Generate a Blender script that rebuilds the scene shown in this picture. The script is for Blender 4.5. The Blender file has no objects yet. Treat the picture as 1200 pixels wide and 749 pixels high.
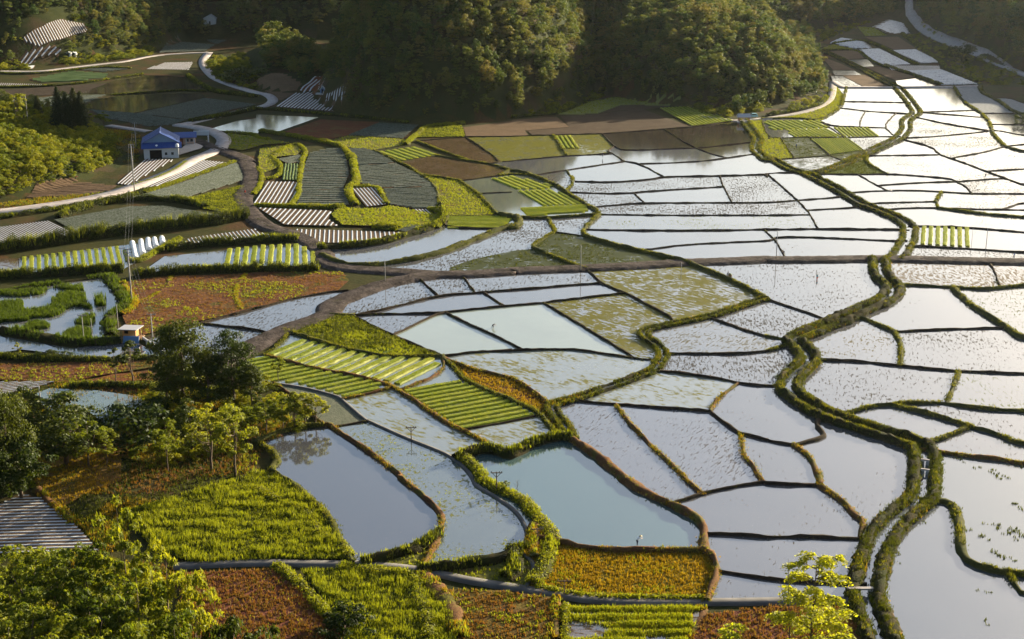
import bpy, bmesh, math, random
import numpy as np
from mathutils import Vector, Matrix
from mathutils.geometry import tessellate_polygon
random.seed(7); RNG = np.random.RandomState(11)
SC = bpy.context.scene; COL = SC.collection
R = math.radians
# ------------------------------------------------------------------ camera, light, exposure
SUN_EL, SUN_AZ = 14.0, 46.0          # degrees above the horizon, degrees right of the view axis
cam = bpy.data.cameras.new('camera'); cam_o = bpy.data.objects.new('camera', cam); COL.objects.link(cam_o)
cam.sensor_width = 36.0; cam.lens = 36.0 * 1667.0 / 1200.0; cam.clip_start = 1.0; cam.clip_end = 9000.0
cam_o.location = (0, 0, 85.0); cam_o.rotation_euler = (R(90) - math.atan2(514.0, 1667.0), 0, 0)
SC.camera = cam_o
world = bpy.data.worlds.new('World'); SC.world = world; world.use_nodes = True
wn, wl = world.node_tree.nodes, world.node_tree.links
sky = wn.new('ShaderNodeTexSky'); sky.sky_type = 'NISHITA'; sky.sun_disc = False
sky.sun_elevation = R(SUN_EL); sky.sun_rotation = R(SUN_AZ)
sky.altitude = 600.0; sky.air_density = 1.0; sky.dust_density = 3.8; sky.ozone_density = 1.0
wl.new(sky.outputs[0], wn['Background'].inputs[0]); wn['Background'].inputs[1].default_value = 0.06
sun = bpy.data.lights.new('sun', 'SUN'); sun.energy = 4.6; sun.angle = R(0.5); sun.color = (1.0, .88, .66)
sun_o = bpy.data.objects.new('sun', sun); COL.objects.link(sun_o)
sd = Vector((math.sin(R(SUN_AZ)) * math.cos(R(SUN_EL)), math.cos(R(SUN_AZ)) * math.cos(R(SUN_EL)), math.sin(R(SUN_EL))))
sun_o.rotation_euler = sd.to_track_quat('Z', 'Y').to_euler(); sun_o.location = (300, 300, 200)
SC.view_settings.view_transform = 'Standard'; SC.view_settings.look = 'None'
SC.view_settings.exposure = 2.15; SC.view_settings.gamma = 1.0
SC.cycles.max_bounces = 5; SC.cycles.transparent_max_bounces = 6
# ------------------------------------------------------------------ ground survey
CAM_H = 85.0; FPX = 1667.0; PITCH = math.atan2(514.0, 1667.0)
CP, SP = math.cos(PITCH), math.sin(PITCH)
def G(p, z=0.0):
    """sheet point -> ground point on the plane of height z"""
    dx = (p[0] - 600.0) / FPX; dy = (374.5 - p[1]) / FPX
    Y = CP + dy * SP; Z = -SP + dy * CP
    t = (z - CAM_H) / Z
    return (dx * t, Y * t)
def seg_arr(lines):
    """planar arrangement of polylines -> faces (lists of points, counter-clockwise)"""
    W = 2.2                                    # vertical distances count more
    L = [[(x, y * W) for x, y in l] for l in lines]
    # join ends that nearly meet, then tie each joint to the line it nearly touches
    ends = [(i, e) for i in range(len(L)) for e in (0, -1)]
    cl = list(range(len(ends)))
    def root(k):
        while cl[k] != k: k = cl[k]
        return k
    for a in range(len(ends)):
        for b in range(a):
            p, q = L[ends[a][0]][ends[a][1]], L[ends[b][0]][ends[b][1]]
            if ends[a][0] != ends[b][0] and math.hypot(p[0]-q[0], p[1]-q[1]) < 9: cl[root(a)] = root(b)
    groups = {}
    for k in range(len(ends)): groups.setdefault(root(k), []).append(ends[k])
    for g in groups.values():
        p = np.mean([L[i][e] for i, e in g], axis=0); own = {i for i, e in g}; best = (20.0, None)
        for j, l in enumerate(L):
            if j in own: continue
            for k in range(len(l) - 1):
                a, b = np.array(l[k]), np.array(l[k+1]); d = b - a
                t = min(1, max(0, float((p - a) @ d) / max(float(d @ d), 1e-9))); q = a + d * t
                ds = math.hypot(*(q - p))
                if ds < best[0]: best = (ds, (j, k, tuple(q)))
        q = tuple(p)
        if best[1]:
            j, k, q = best[1]
            if min(math.dist(q, L[j][k]), math.dist(q, L[j][k+1])) < .5:
                q = L[j][k] if math.dist(q, L[j][k]) < .5 else L[j][k+1]
            else: L[j].insert(k + 1, q)
        for i, e in g: L[i][e] = q
    segs = []
    for l in L:
        for a, b in zip(l[:-1], l[1:]):
            if math.hypot(a[0]-b[0], a[1]-b[1]) > 1e-6: segs.append((a, b))
    A = np.array([s[0] for s in segs]); B = np.array([s[1] for s in segs]); n = len(segs)
    cuts = [[0.0, 1.0] for _ in range(n)]
    for i in range(n):
        r = B[i] - A[i]; s = B - A; qp = A - A[i]
        den = r[0] * s[:, 1] - r[1] * s[:, 0]
        with np.errstate(all='ignore'):
            t = (qp[:, 0] * s[:, 1] - qp[:, 1] * s[:, 0]) / den
            u = (qp[:, 0] * r[1] - qp[:, 1] * r[0]) / den
        for j in np.nonzero((np.abs(den) > 1e-9) & (t > 0) & (t < 1) & (u > 0) & (u < 1))[0]:
            if j != i: cuts[i].append(float(t[j]))
    key = {}; pts = []; grid = {}
    def vid(p):
        cx, cy = int(p[0] // .5), int(p[1] // .5)
        for ix in (cx-1, cx, cx+1):
            for iy in (cy-1, cy, cy+1):
                for k in grid.get((ix, iy), ()):
                    if abs(pts[k][0]-p[0]) + abs(pts[k][1]-p[1]) < .25: return k
        pts.append(p); grid.setdefault((cx, cy), []).append(len(pts)-1); return len(pts)-1
    adj = {}
    for i in range(n):
        ts = sorted(cuts[i]); last = None
        for t in ts:
            k = vid(tuple(A[i] + (B[i] - A[i]) * t))
            if last is not None and k != last:
                adj.setdefault(last, set()).add(k); adj.setdefault(k, set()).add(last)
            last = k
    # prune dangling ends
    ch = True
    while ch:
        ch = False
        for v in list(adj):
            if len(adj[v]) == 1:
                w = next(iter(adj[v])); adj[w].discard(v); del adj[v]; ch = True
            elif len(adj[v]) == 0: del adj[v]; ch = True
    order = {v: sorted(ns, key=lambda w: math.atan2(pts[w][1]-pts[v][1], pts[w][0]-pts[v][0])) for v, ns in adj.items()}
    seen = set(); faces = []
    for v in order:
        for w in order[v]:
            if (v, w) in seen: continue
            f = []; a, b = v, w
            while (a, b) not in seen:
                seen.add((a, b)); f.append(a)
                o = order[b]; k = o.index(a); a, b = b, o[(k - 1) % len(o)]
            ar = sum(pts[f[i]][0] * pts[f[(i+1) % len(f)]][1] - pts[f[(i+1) % len(f)]][0] * pts[f[i]][1] for i in range(len(f)))
            if ar > 6.0: faces.append([(pts[k][0], pts[k][1] / W) for k in f])
    return faces, [[(x, y / W) for x, y in l] for l in L]
def inside(p, poly):
    c = False; x, y = p; j = len(poly) - 1
    for i in range(len(poly)):
        xi, yi = poly[i]; xj, yj = poly[j]
        if (yi > y) != (yj > y) and x < (xj - xi) * (y - yi) / (yj - yi) + xi: c = not c
        j = i
    return c
def extend(l):
    l = list(l)
    for e, s in ((0, 1), (-1, -2)):
        p, q = l[e], l[s]
        if p[0] > 1193 and p[0] > q[0]:
            k = (1705 - p[0]) / max(p[0] - q[0], 4.0)
            dy = max(-45, min(60, (p[1] - q[1]) * k))
            n = (1705.0, p[1] + dy)
            if e == 0: l.insert(0, n)
            else: l.append(n)
    return l
FRAME = [(1690, 85), (1690, 200), (1690, 400), (1690, 600), (1690, 775), (1040, 775), (1030,749)]
FRAME2 = [(1690, 85), (1205, 88), (1165, 99)]
# ------------------------------------------------------------------ survey data
# Outlines of the fields, surveyed in map sheets (letter = row, digit = column) and projected
# once onto the ground plane of the valley.
SHEET = {'A': 0.0, 'B': 180.0, 'C': 370.0, 'D': 559.0}
def P(s):
    """'A0 1,2 3,4 ; B0 5,6' -> list of sheet points in one common frame"""
    out = []
    for chunk in s.split(';'):
        tk = chunk.split()
        if not tk: continue
        oy = SHEET[tk[0][0]]; ox = 300.0 * int(tk[0][1])
        for t in tk[1:]:
            a, b = t.split(',')
            out.append((ox + float(a) * 300 / 1183.0, oy + float(b) * 300 / 1183.0))
    return out

# kind: e thin mud bund, b broad brown bund, g grassy bund, h tall hedge bank, n boundary with no bank
LINES = [
 ('e',.5,.3,'A2 0,632 70,628 410,620 610,605 840,588 1030,568'),
 ('e',.5,.3,'A2 415,618 470,675 515,698 770,688 860,685 1100,660 1125,650'),
 ('e',.4,.25,'A2 705,600 830,678 980,732 ; B2 1040,12'),
 ('g',.8,.4,'A2 190,628 255,722'),
 ('e',.5,.3,'B2 0,38 250,12 460,2 470,-8'),
 ('e',.5,.3,'A2 470,678 440,700 468,712 515,745 ; B2 590,48 700,108'),
 ('e',.5,.3,'B2 105,97 250,78 400,55 520,40'),
 ('e',.5,.3,'B2 590,48 720,45 900,35 1110,5'),
 ('g',.9,.4,'B2 250,80 290,130 245,178'),
 ('e',.5,.35,'B2 290,130 450,135 640,122 700,108 960,105 1165,98 1183,112 ; B3 0,115'),
 ('g',1.5,.7,'B1 1110,85 ; B2 0,75 100,105 200,145 245,178 330,230 390,265 400,285 350,330 325,365 350,390 520,435 700,475 810,510'),
 ('e',.5,.3,'B2 250,180 420,187 560,183 640,175 970,155'),
 ('e',.5,.35,'B2 960,105 975,150 1015,228'),
 ('e',.5,.3,'B2 565,185 612,230'),
 ('e',.5,.3,'B2 385,243 490,238 612,230 1015,228 ; B3 0,228 135,218 325,203 360,195'),
 ('e',.5,.3,'B2 400,285 700,287 1183,286 ; B3 0,287 185,285'),
 ('e',.5,.35,'B2 350,355 640,358 950,357 1183,352 ; B3 232,350 610,353 640,355'),
 ('e',.5,.3,'B2 1165,352 1183,372 ; B3 30,395 85,490'),
 ('e',.5,.3,'B2 585,450 800,422 1000,412 1183,405 ; B3 20,400 40,387 260,390 590,406 640,405'),
 ('g',1.6,.7,'B2 800,505 950,560 1100,630 1165,672'),
 ('e',.6,.4,'B2 335,535 420,605 520,645 720,749 ; C2 745,22'),
 ('e',.6,.35,'B1 950,575 1010,640'),
 ('e',.6,.4,'B1 470,760 640,710 840,660 1183,632 ; B2 0,632 160,620 400,603'),
 ('e',.6,.4,'B1 760,595 840,660'),
 ('e',.6,.4,'C1 380,10 550,-5 ; B1 800,742 1183,705 ; B2 140,692 330,668 520,648'),
 ('e',.6,.4,'B1 1050,645 1145,708'),
 ('e',.6,.4,'B2 145,693 235,745 ; C2 240,0 400,95 570,200'),
 ('g',1.0,.5,'B2 165,300 200,362 100,420 95,440 250,500 330,525'),
 ('g',1.4,.6,'B2 25,297 70,300 165,300 380,285 395,280'),
 ('e',.6,.3,'B2 200,365 330,380 350,390'),
 # right hand canal country, upper part
 ('e',.5,.3,'A3 345,470 480,472 630,480'),
 ('e',.5,.3,'A3 335,500 460,515 655,522'),
 ('e',.5,.3,'A3 450,517 425,560 425,588'),
 ('e',.5,.3,'A3 240,560 300,585 425,588 550,592'),
 ('e',.5,.3,'A3 590,530 545,570 545,595 580,628 610,632'),
 ('g',1.2,.4,'A3 362,418 335,500 240,560 130,545 -20,575'),
 ('e',.4,.25,'A3 0,640 180,635 350,638 510,632 580,628'),
 ('e',.5,.3,'A3 240,560 350,637'),
 ('e',.5,.3,'A3 60,645 120,728'),('e',.5,.3,'A3 195,640 285,720'),('e',.5,.3,'A3 360,640 450,700'),
 ('e',.4,.25,'A3 20,740 290,720 340,735'),
 ('e',.5,.3,'A3 -20,575 0,640 60,645'),
 ('e',.5,.3,'A3 690,515 960,512'),('e',.5,.3,'A3 700,528 860,532 1015,542'),
 ('e',.6,.35,'A3 670,540 830,575 1045,607'),
 ('e',.5,.3,'A3 640,645 800,630 1000,610 1045,600 1183,628'),
 ('g',1.5,.5,'A3 860,405 900,470 980,520 1020,560 1040,620 1090,675 1183,705'),
 ('e',.5,.35,'A3 630,648 760,680 790,715 880,745 ; B3 1000,80 1183,148'),
 ('e',.5,.3,'A3 520,722 780,717 ; B3 790,5'),
 ('e',.5,.3,'A3 850,728 1000,705 1095,680'),
 ('e',.5,.3,'A3 1090,682 1183,668'),
 ('e',.5,.3,'A3 1025,575 1183,578'),('e',.5,.3,'A3 985,524 1160,525'),
 ('g',2.0,.7,'A3 980,402 985,430 1070,470 1120,510 1183,535'),
 ('e',.4,.25,'A3 1110,505 1140,530'),
 ('e',.4,.25,'A3 1050,450 1120,455 1183,480'),
 ('n',.5,.3,'A3 300,380 345,440'),
 ('e',.5,.3,'B3 -25,95 80,88 180,96'),
 ('e',.5,.35,'B3 0,115 60,150 135,215 190,275 232,350'),
 ('e',.5,.3,'B3 185,262 420,250 450,243'),
 ('e',.5,.3,'B3 -20,412 20,400'),
 ('e',.5,.3,'B3 260,98 415,98 550,95 700,105 840,117 870,130 910,150 945,187'),
 ('g',.7,.4,'A3 460,705 ; B3 455,45 550,95'),
 ('e',.5,.3,'B3 415,98 480,135 550,173'),
 ('e',.5,.3,'B3 525,142 700,135 880,132'),
 ('e',.5,.3,'B3 370,175 550,172 700,172 945,187 1183,187'),
 ('e',.5,.3,'B3 870,128 1080,115 1120,120'),
 ('e',.5,.3,'B3 1008,82 1183,72'),
 ('e',.5,.3,'B3 460,222 785,222'),
 ('g',.9,.4,'B3 800,180 775,220 785,253'),
 ('g',1.3,.5,'B3 785,252 850,262 1000,282 1183,296'),
 ('e',.5,.3,'B3 520,258 660,252 785,253 930,258 1183,262'),
 ('e',.5,.3,'B3 1080,260 1183,225'),
 ('e',.6,.35,'B3 680,330 880,340 1183,365'),
 ('e',.6,.35,'B3 660,430 900,440 1183,458'),
 ('g',1.0,.5,'B3 590,605 700,610 850,620 1000,630 1183,612'),
 ('e',.7,.35,'B3 1025,505 1075,622'),
 ('g',1.6,.7,'B3 850,622 920,690 1010,749 ; C3 1100,57 1183,115'),
 ('e',.6,.35,'B3 0,677 220,749 ; C3 275,22'),
 ('g',1.0,.5,'C2 1165,95 ; C3 0,100 50,108'),
 ('g',.8,.5,'C2 1183,165 ; C3 35,155 90,140'),
 ('g',1.1,.5,'C3 400,18 430,10 500,40 580,75 615,130 610,235'),
 ('e',.6,.35,'C3 580,77 840,65 1105,57'),
 ('e',.7,.4,'C3 230,198 430,215 610,235 860,258 1183,270'),
 ('g',.9,.5,'C3 880,262 850,350 825,405'),
 ('g',1.0,.5,'C3 300,465 360,455 480,420 560,415 620,405 800,405 950,430 1183,445'),
 ('g',1.1,.6,'C3 565,415 750,460 930,515 1050,545 1183,607'),
 ('g',1.0,.5,'C3 930,515 860,550 720,590'),
 ('b',1.3,.5,'C3 740,620 900,650 1050,665 1183,690'),
 ('e',.6,.4,'C2 1183,578 ; C3 0,580 120,600'),
 ('e',.8,.4,'C3 120,600 265,565 255,540 215,505 248,458'),
 ('b',1.3,.5,'C3 120,600 200,660 240,749 ; D3 240,45 340,110 400,180 445,210 425,290'),
 ('e',.7,.4,'D2 1150,28 ; D3 0,35 240,42'),
 ('e',.7,.4,'D3 -10,280 200,280 430,288'),
 ('e',.7,.4,'D3 0,475 120,490 400,500'),
 ('g',1.6,.7,'D3 740,118 800,115 860,140 880,220 890,340 940,410 1060,440 1183,458'),
 ('g',1.0,.5,'D3 1110,450 1183,570'),
 # middle
 ('e',.6,.4,'C1 870,-10 895,0 1050,70 1183,135 ; C2 50,162'),
 ('e',.6,.4,'C1 862,186 1000,170 1183,165 ; C2 0,165 50,162 250,155 400,172 570,200 670,205'),
 ('e',.6,.4,'C2 900,5 1050,60 1183,100'),
 ('e',.6,.4,'C2 695,178 850,178 1040,180 1183,165'),
 ('e',.6,.4,'C2 655,258 800,270 1000,300 1040,315 1183,328 ; C3 45,325'),
 ('b',.8,.4,'C2 1040,315 950,385 915,445'),
 ('e',.7,.45,'C2 915,445 970,490 1050,545 1183,578'),
 ('e',.7,.4,'C2 270,395 450,410 700,428 915,445'),
 ('b',.8,.4,'C2 475,412 560,520 680,640 800,749 ; D2 785,0 880,82'),
 ('b',.8,.4,'C2 1050,548 1065,600 1065,650 1120,700 1140,749 ; D2 1150,30'),
 ('b',2.0,.8,'C2 270,575 400,660 510,749 ; D2 600,70 720,130 830,180 890,240 880,330'),
 ('b',1.6,.7,'D2 880,330 930,370 950,440 905,565 900,580'),
 ('e',.7,.4,'D2 750,118 870,82 1000,50 1183,30'),
 ('e',.7,.4,'D2 895,265 1183,280'),
 ('e',.7,.4,'D2 945,440 1183,475'),
 ('b',1.3,.7,'D2 60,288 170,290 350,335 530,345 700,345 900,345'),
 ('b',1.0,.5,'C1 860,195 960,240 1183,290 ; C2 0,290 80,340 170,405'),
 ('g',1.0,.5,'C1 868,190 930,260 960,300 1100,365 1183,395 ; C2 0,400 80,425 140,470 220,550'),
 ('e',.5,.3,'C1 950,530 1183,490 ; C2 110,468'),
 ('b',1.1,.5,'C1 45,185 230,240 460,280 610,320 680,360 780,430 900,510 1050,580 1090,645'),
 ('g',1.0,.5,'C1 180,95 350,140 550,185 700,195 850,190'),
 ('b',.8,.4,'C1 860,195 870,235 840,275 690,340 660,345'),
 ('b',.7,.4,'C1 400,385 500,370 640,330'),
 ('e',.6,.4,'C1 630,95 820,0 ; B1 890,732'),
 ('e',.6,.5,'C1 440,35 630,95 860,190'),
 ('g',.8,.5,'C1 390,15 440,35'),
 ('h',2.2,1.2,'C1 930,665 1060,625 1183,650 ; C2 0,645 80,605 220,565 280,580'),
 ('b',1.2,.5,'C1 250,512 340,508 400,550 480,600 680,749 ; D1 660,0 800,110 850,170 860,210 850,270 790,400'),
 ('g',1.2,.6,'C1 0,580 150,530 300,505'),
 ('g',1.4,.7,'C1 0,590 110,660 60,720 ; D1 110,0 210,70 330,180 440,400'),
 ('h',1.6,1.0,'D1 500,392 760,335 850,270'),
 ('h',1.6,1.0,'D1 790,410 980,415 1183,372 ; D2 0,355 50,335'),
 ('e',.5,.3,'C1 360,514 520,490'),
 ('b',.6,.4,'C1 80,320 150,355 320,510'),
 ('g',.6,.4,'C1 45,185 150,100 190,95'),
 ('e',.6,.4,'B0 1090,745 1183,718 ; B1 0,718 200,665 410,632 440,640'),
 ('e',.6,.4,'C0 930,38 1183,65 ; C1 40,75'),
 ('e',.6,.4,'C0 670,110 850,55 930,38 1060,0 ; B0 1090,745'),
 ('e',.6,.4,'C0 670,110 740,180 960,260'),
 ('n',.5,.3,'C1 45,185 0,190 -70,250 60,310'),
 ('n',.5,.3,'B2 95,440 0,450 ; B1 1000,490 900,525 880,540'),
 # left of the crossing
 ('g',2.2,.9,'B1 330,470 350,500 480,525 700,500 850,462 1000,405 1183,330 ; B2 0,355 40,320 20,295 -60,300'),
 ('h',2.0,1.4,'B1 320,440 560,425 700,385 850,335 875,300 850,250'),
 ('g',1.2,.6,'B1 545,-10 700,60 830,150 850,250'),
 ('e',.5,.4,'B1 890,310 880,345 1150,350 1183,330'),
 ('g',.8,.4,'B1 790,85 940,125 1030,190 1115,285'),
 ('e',.5,.3,'B1 940,128 1100,108 1183,95'),
 ('e',.5,.3,'B1 870,290 1115,287 1183,300'),
 ('e',.5,.3,'B1 1030,185 1183,180'),
 ('g',.7,.4,'B1 860,-5 980,35 1080,48 1183,80 ; B2 0,75'),
 ('e',.5,.3,'A1 970,638 1140,749 ; B1 1080,48'),
 ('n',.5,.3,'B1 830,10 680,35'),
 ('n',.5,.3,'B1 830,10 860,-5'),
 ('e',.5,.3,'A1 740,645 970,634 1183,632'),
 ('g',.8,.4,'A1 740,660 900,715 1000,745 ; B1 860,-5'),
 ('e',.5,.3,'A1 740,645 740,660'),
 ('g',.8,.4,'B1 1110,85 1183,95 ; B2 105,97'),
]
# roads: name, half width, height, material, outline
ROADS = [
 ('farm_track',2.0,.5,'track','C0 960,260 1130,160 1183,130 ; C1 150,60 340,0 ; B1 340,700 560,612 700,580 840,562 1000,560 1183,547 ; B2 0,545 330,532 560,522 800,505 1000,500 1183,490 ; B3 0,493 300,492 470,488 620,490 800,495 1183,503'),
 ('farm_track',2.0,.45,'track','A0 900,650 1000,690 1100,720 1150,749 ; B0 1130,40 1165,100 1150,160 1110,200 1140,250 1183,310 ; B1 60,345 180,375 250,410 300,455 320,505 400,530 560,542 700,550 840,560'),
 ('village_road',2.5,.4,'concrete','A0 820,578 960,598 1040,640 1030,675 1000,700 870,749 ; B0 830,75 640,150 480,200 250,240 0,272 -300,300'),
 ('village_road',1.7,.12,'concrete','A0 500,580 690,608'),
 ('valley_road',1.7,.14,'concrete','A0 -300,330 0,330 170,333 280,318 480,295 570,287 700,258 850,247 965,243'),
 ('valley_road',2.1,.14,'concrete','A0 965,243 930,285 960,335 1010,375 1183,430 ; A1 50,435 85,462 60,485 0,500 ; A0 1183,497 870,572 820,578'),
 ('canal_road',1.6,.2,'concrete','A2 860,535 1020,560 1183,548 ; A3 0,548 180,520 280,475 300,430 300,378'),
 ('bridge_road',1.7,.35,'concrete','A3 300,378 340,405 600,406 870,403 1040,397'),
 ('mountain_road',2.2,.5,'concrete','A3 660,-60 640,30 680,110 740,165 850,210 1000,265 1183,345 1400,440'),
 ('lower_road',.75,.25,'old_concrete','D0 800,415 ; D1 0,398 250,405 480,405 700,425 850,452 1000,485 1183,512 ; D2 60,522 200,548 400,575 600,582 900,582 1183,578 ; D3 380,578'),
 ('concrete_ditch',.26,.22,'old_concrete','C1 100,310 230,335 380,375 500,480 700,570 880,640 960,700 1000,749 ; D1 1010,40 1100,90 1183,145 ; D2 40,190 65,240 70,300 55,360 110,410 75,490 60,522'),
]
# canals: width of water, half width of bank, bank height, outline
CANALS = [
 (1.5,1.5,1.0,'B3 510,505 520,570 575,612 580,640 540,685 450,720 390,749 ; C3 250,60 110,115 170,165 195,215 130,270 85,320 110,370 250,455 400,510 600,570 700,610 730,660 722,749 ; D3 718,80 690,130 600,190 540,260 510,310 460,470 450,560 480,640 540,790'),
 (1.8,1.2,.6,'A3 345,745 450,712 600,645 642,595 632,560 690,520 640,450 600,408'),
 (1.8,1.2,.65,'B3 235,108 300,155 360,190 440,240 530,270 620,310 655,345 650,395 620,450 585,482'),
 (1.6,1.0,.5,'A2 1075,570 1140,645 1120,690 1183,749 ; B3 10,20 100,75 235,108'),
 (1.6,1.2,.5,'B3 235,108 260,85 400,30 ; A3 450,712'),
 (1.6,1.1,.45,'A3 600,408 540,378 450,328 300,255 240,230'),
 (.9,.7,.45,'B2 1165,672 1080,700 940,749 ; C2 850,20 720,45 600,75 610,100 690,150 700,190 660,250 640,262 500,315 300,385 180,415 190,450 250,520 270,575'),
]
# what grows or stands in each field: seed point -> material key (clear water elsewhere)
SEEDS = [
 ('grassy','D1 720,395'),('grassy','D1 1035,433'),('hill','A3 1134,419'),('hill','A3 1318,394'),('grassy','A3 284,505'),('grassy','A2 1144,631'),
 ('mudw','A2 640,650'),('mudw','A2 900,630'),('mudw','A2 1000,710'),
 ('algae','A2 100,690'),('algae','A2 330,670'),('algae','A1 1080,660'),
 ('stub','B2 200,120'),('stub','B2 640,150'),('stub','B2 430,215'),('stub','B2 800,260'),('stubg','B2 800,320'),
 ('stub','B2 260,330'),('stub','B2 60,370'),('moss','B2 400,450'),('moss','B2 230,460'),('moss','B2 60,470'),
 ('stub','B3 60,185'),('stub','B3 80,255'),('stubg','B3 60,320'),('stubl','B3 600,60'),('stubl','B3 1000,220'),('stub','B3 1080,150'),
 ('stubl','B3 1100,110'),('stub','B3 900,470'),('stubb','B3 800,560'),('stubb','B3 1130,560'),('swirl2','B3 1080,700'),
 ('stubl','B3 100,600'),('stub','B3 40,740'),('stub','A3 780,590'),('stub','A3 930,650'),('stubl','A3 560,620'),('stub','A3 480,660'),
 ('stubl','A3 350,540'),('moss','A3 150,680'),('moss','A3 320,680'),('mosswet','A3 30,690'),('mosswet','B3 160,55'),('moss','A3 60,740'),
 ('grass_dark','B3 460,70'),('stubl','A3 1000,740'),('stubl','B3 1100,30'),('stubl','B3 700,240'),('stubl','A3 590,560'),
 ('stubr','C3 80,50'),('stub','C3 60,230'),('swirl','C3 400,130'),('stubl','C3 900,170'),('stubg','C3 1050,340'),('stubl','C3 800,430'),
 ('stubl','C3 400,300'),
 ('stubo','C2 850,100'),('stubo','C2 900,220'),('stubr','C2 1100,40'),('algaes','C2 700,340'),('pale','C2 200,90'),('algae2','C2 500,60'),
 ('algaes','C2 300,250'),('stubr2','C2 450,560'),('stubr2','C2 750,560'),('algae2','B2 850,640'),('algae2','B2 400,690'),('pale','B2 60,730'),
 ('stubl','B2 200,590'),('pale','C1 800,120'),('pale','C1 1050,40'),('algaes','C1 800,560'),('algaes','C1 1100,560'),
 ('dryred','C1 1050,290'),('scrub','C1 550,130'),('algaew','D1 1000,250'),('stub','B1 660,655'),('stub','B1 900,610'),
 ('stubl','C1 600,20'),('stub','C0 900,90'),('stubl','C0 1100,40'),('grassy','B1 980,230'),('seedwet','B1 1000,320'),('seedwet','B2 200,265'),
 ('brownwet','B1 850,60'),('brownwet','A1 1050,730'),('pondblue','D2 300,150'),('pondgrey','D1 400,150'),
 ('seedwet','C1 400,200'),('seedwet','C1 400,320'),('seedwet','C1 900,400'),('orange','D2 500,450'),('weeds','D3 1000,150'),('weedl','D3 800,400'),
 ('silver','A3 960,460'),('silver','A3 1150,500'),
 ('crop','C1 300,430'),
]

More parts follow.
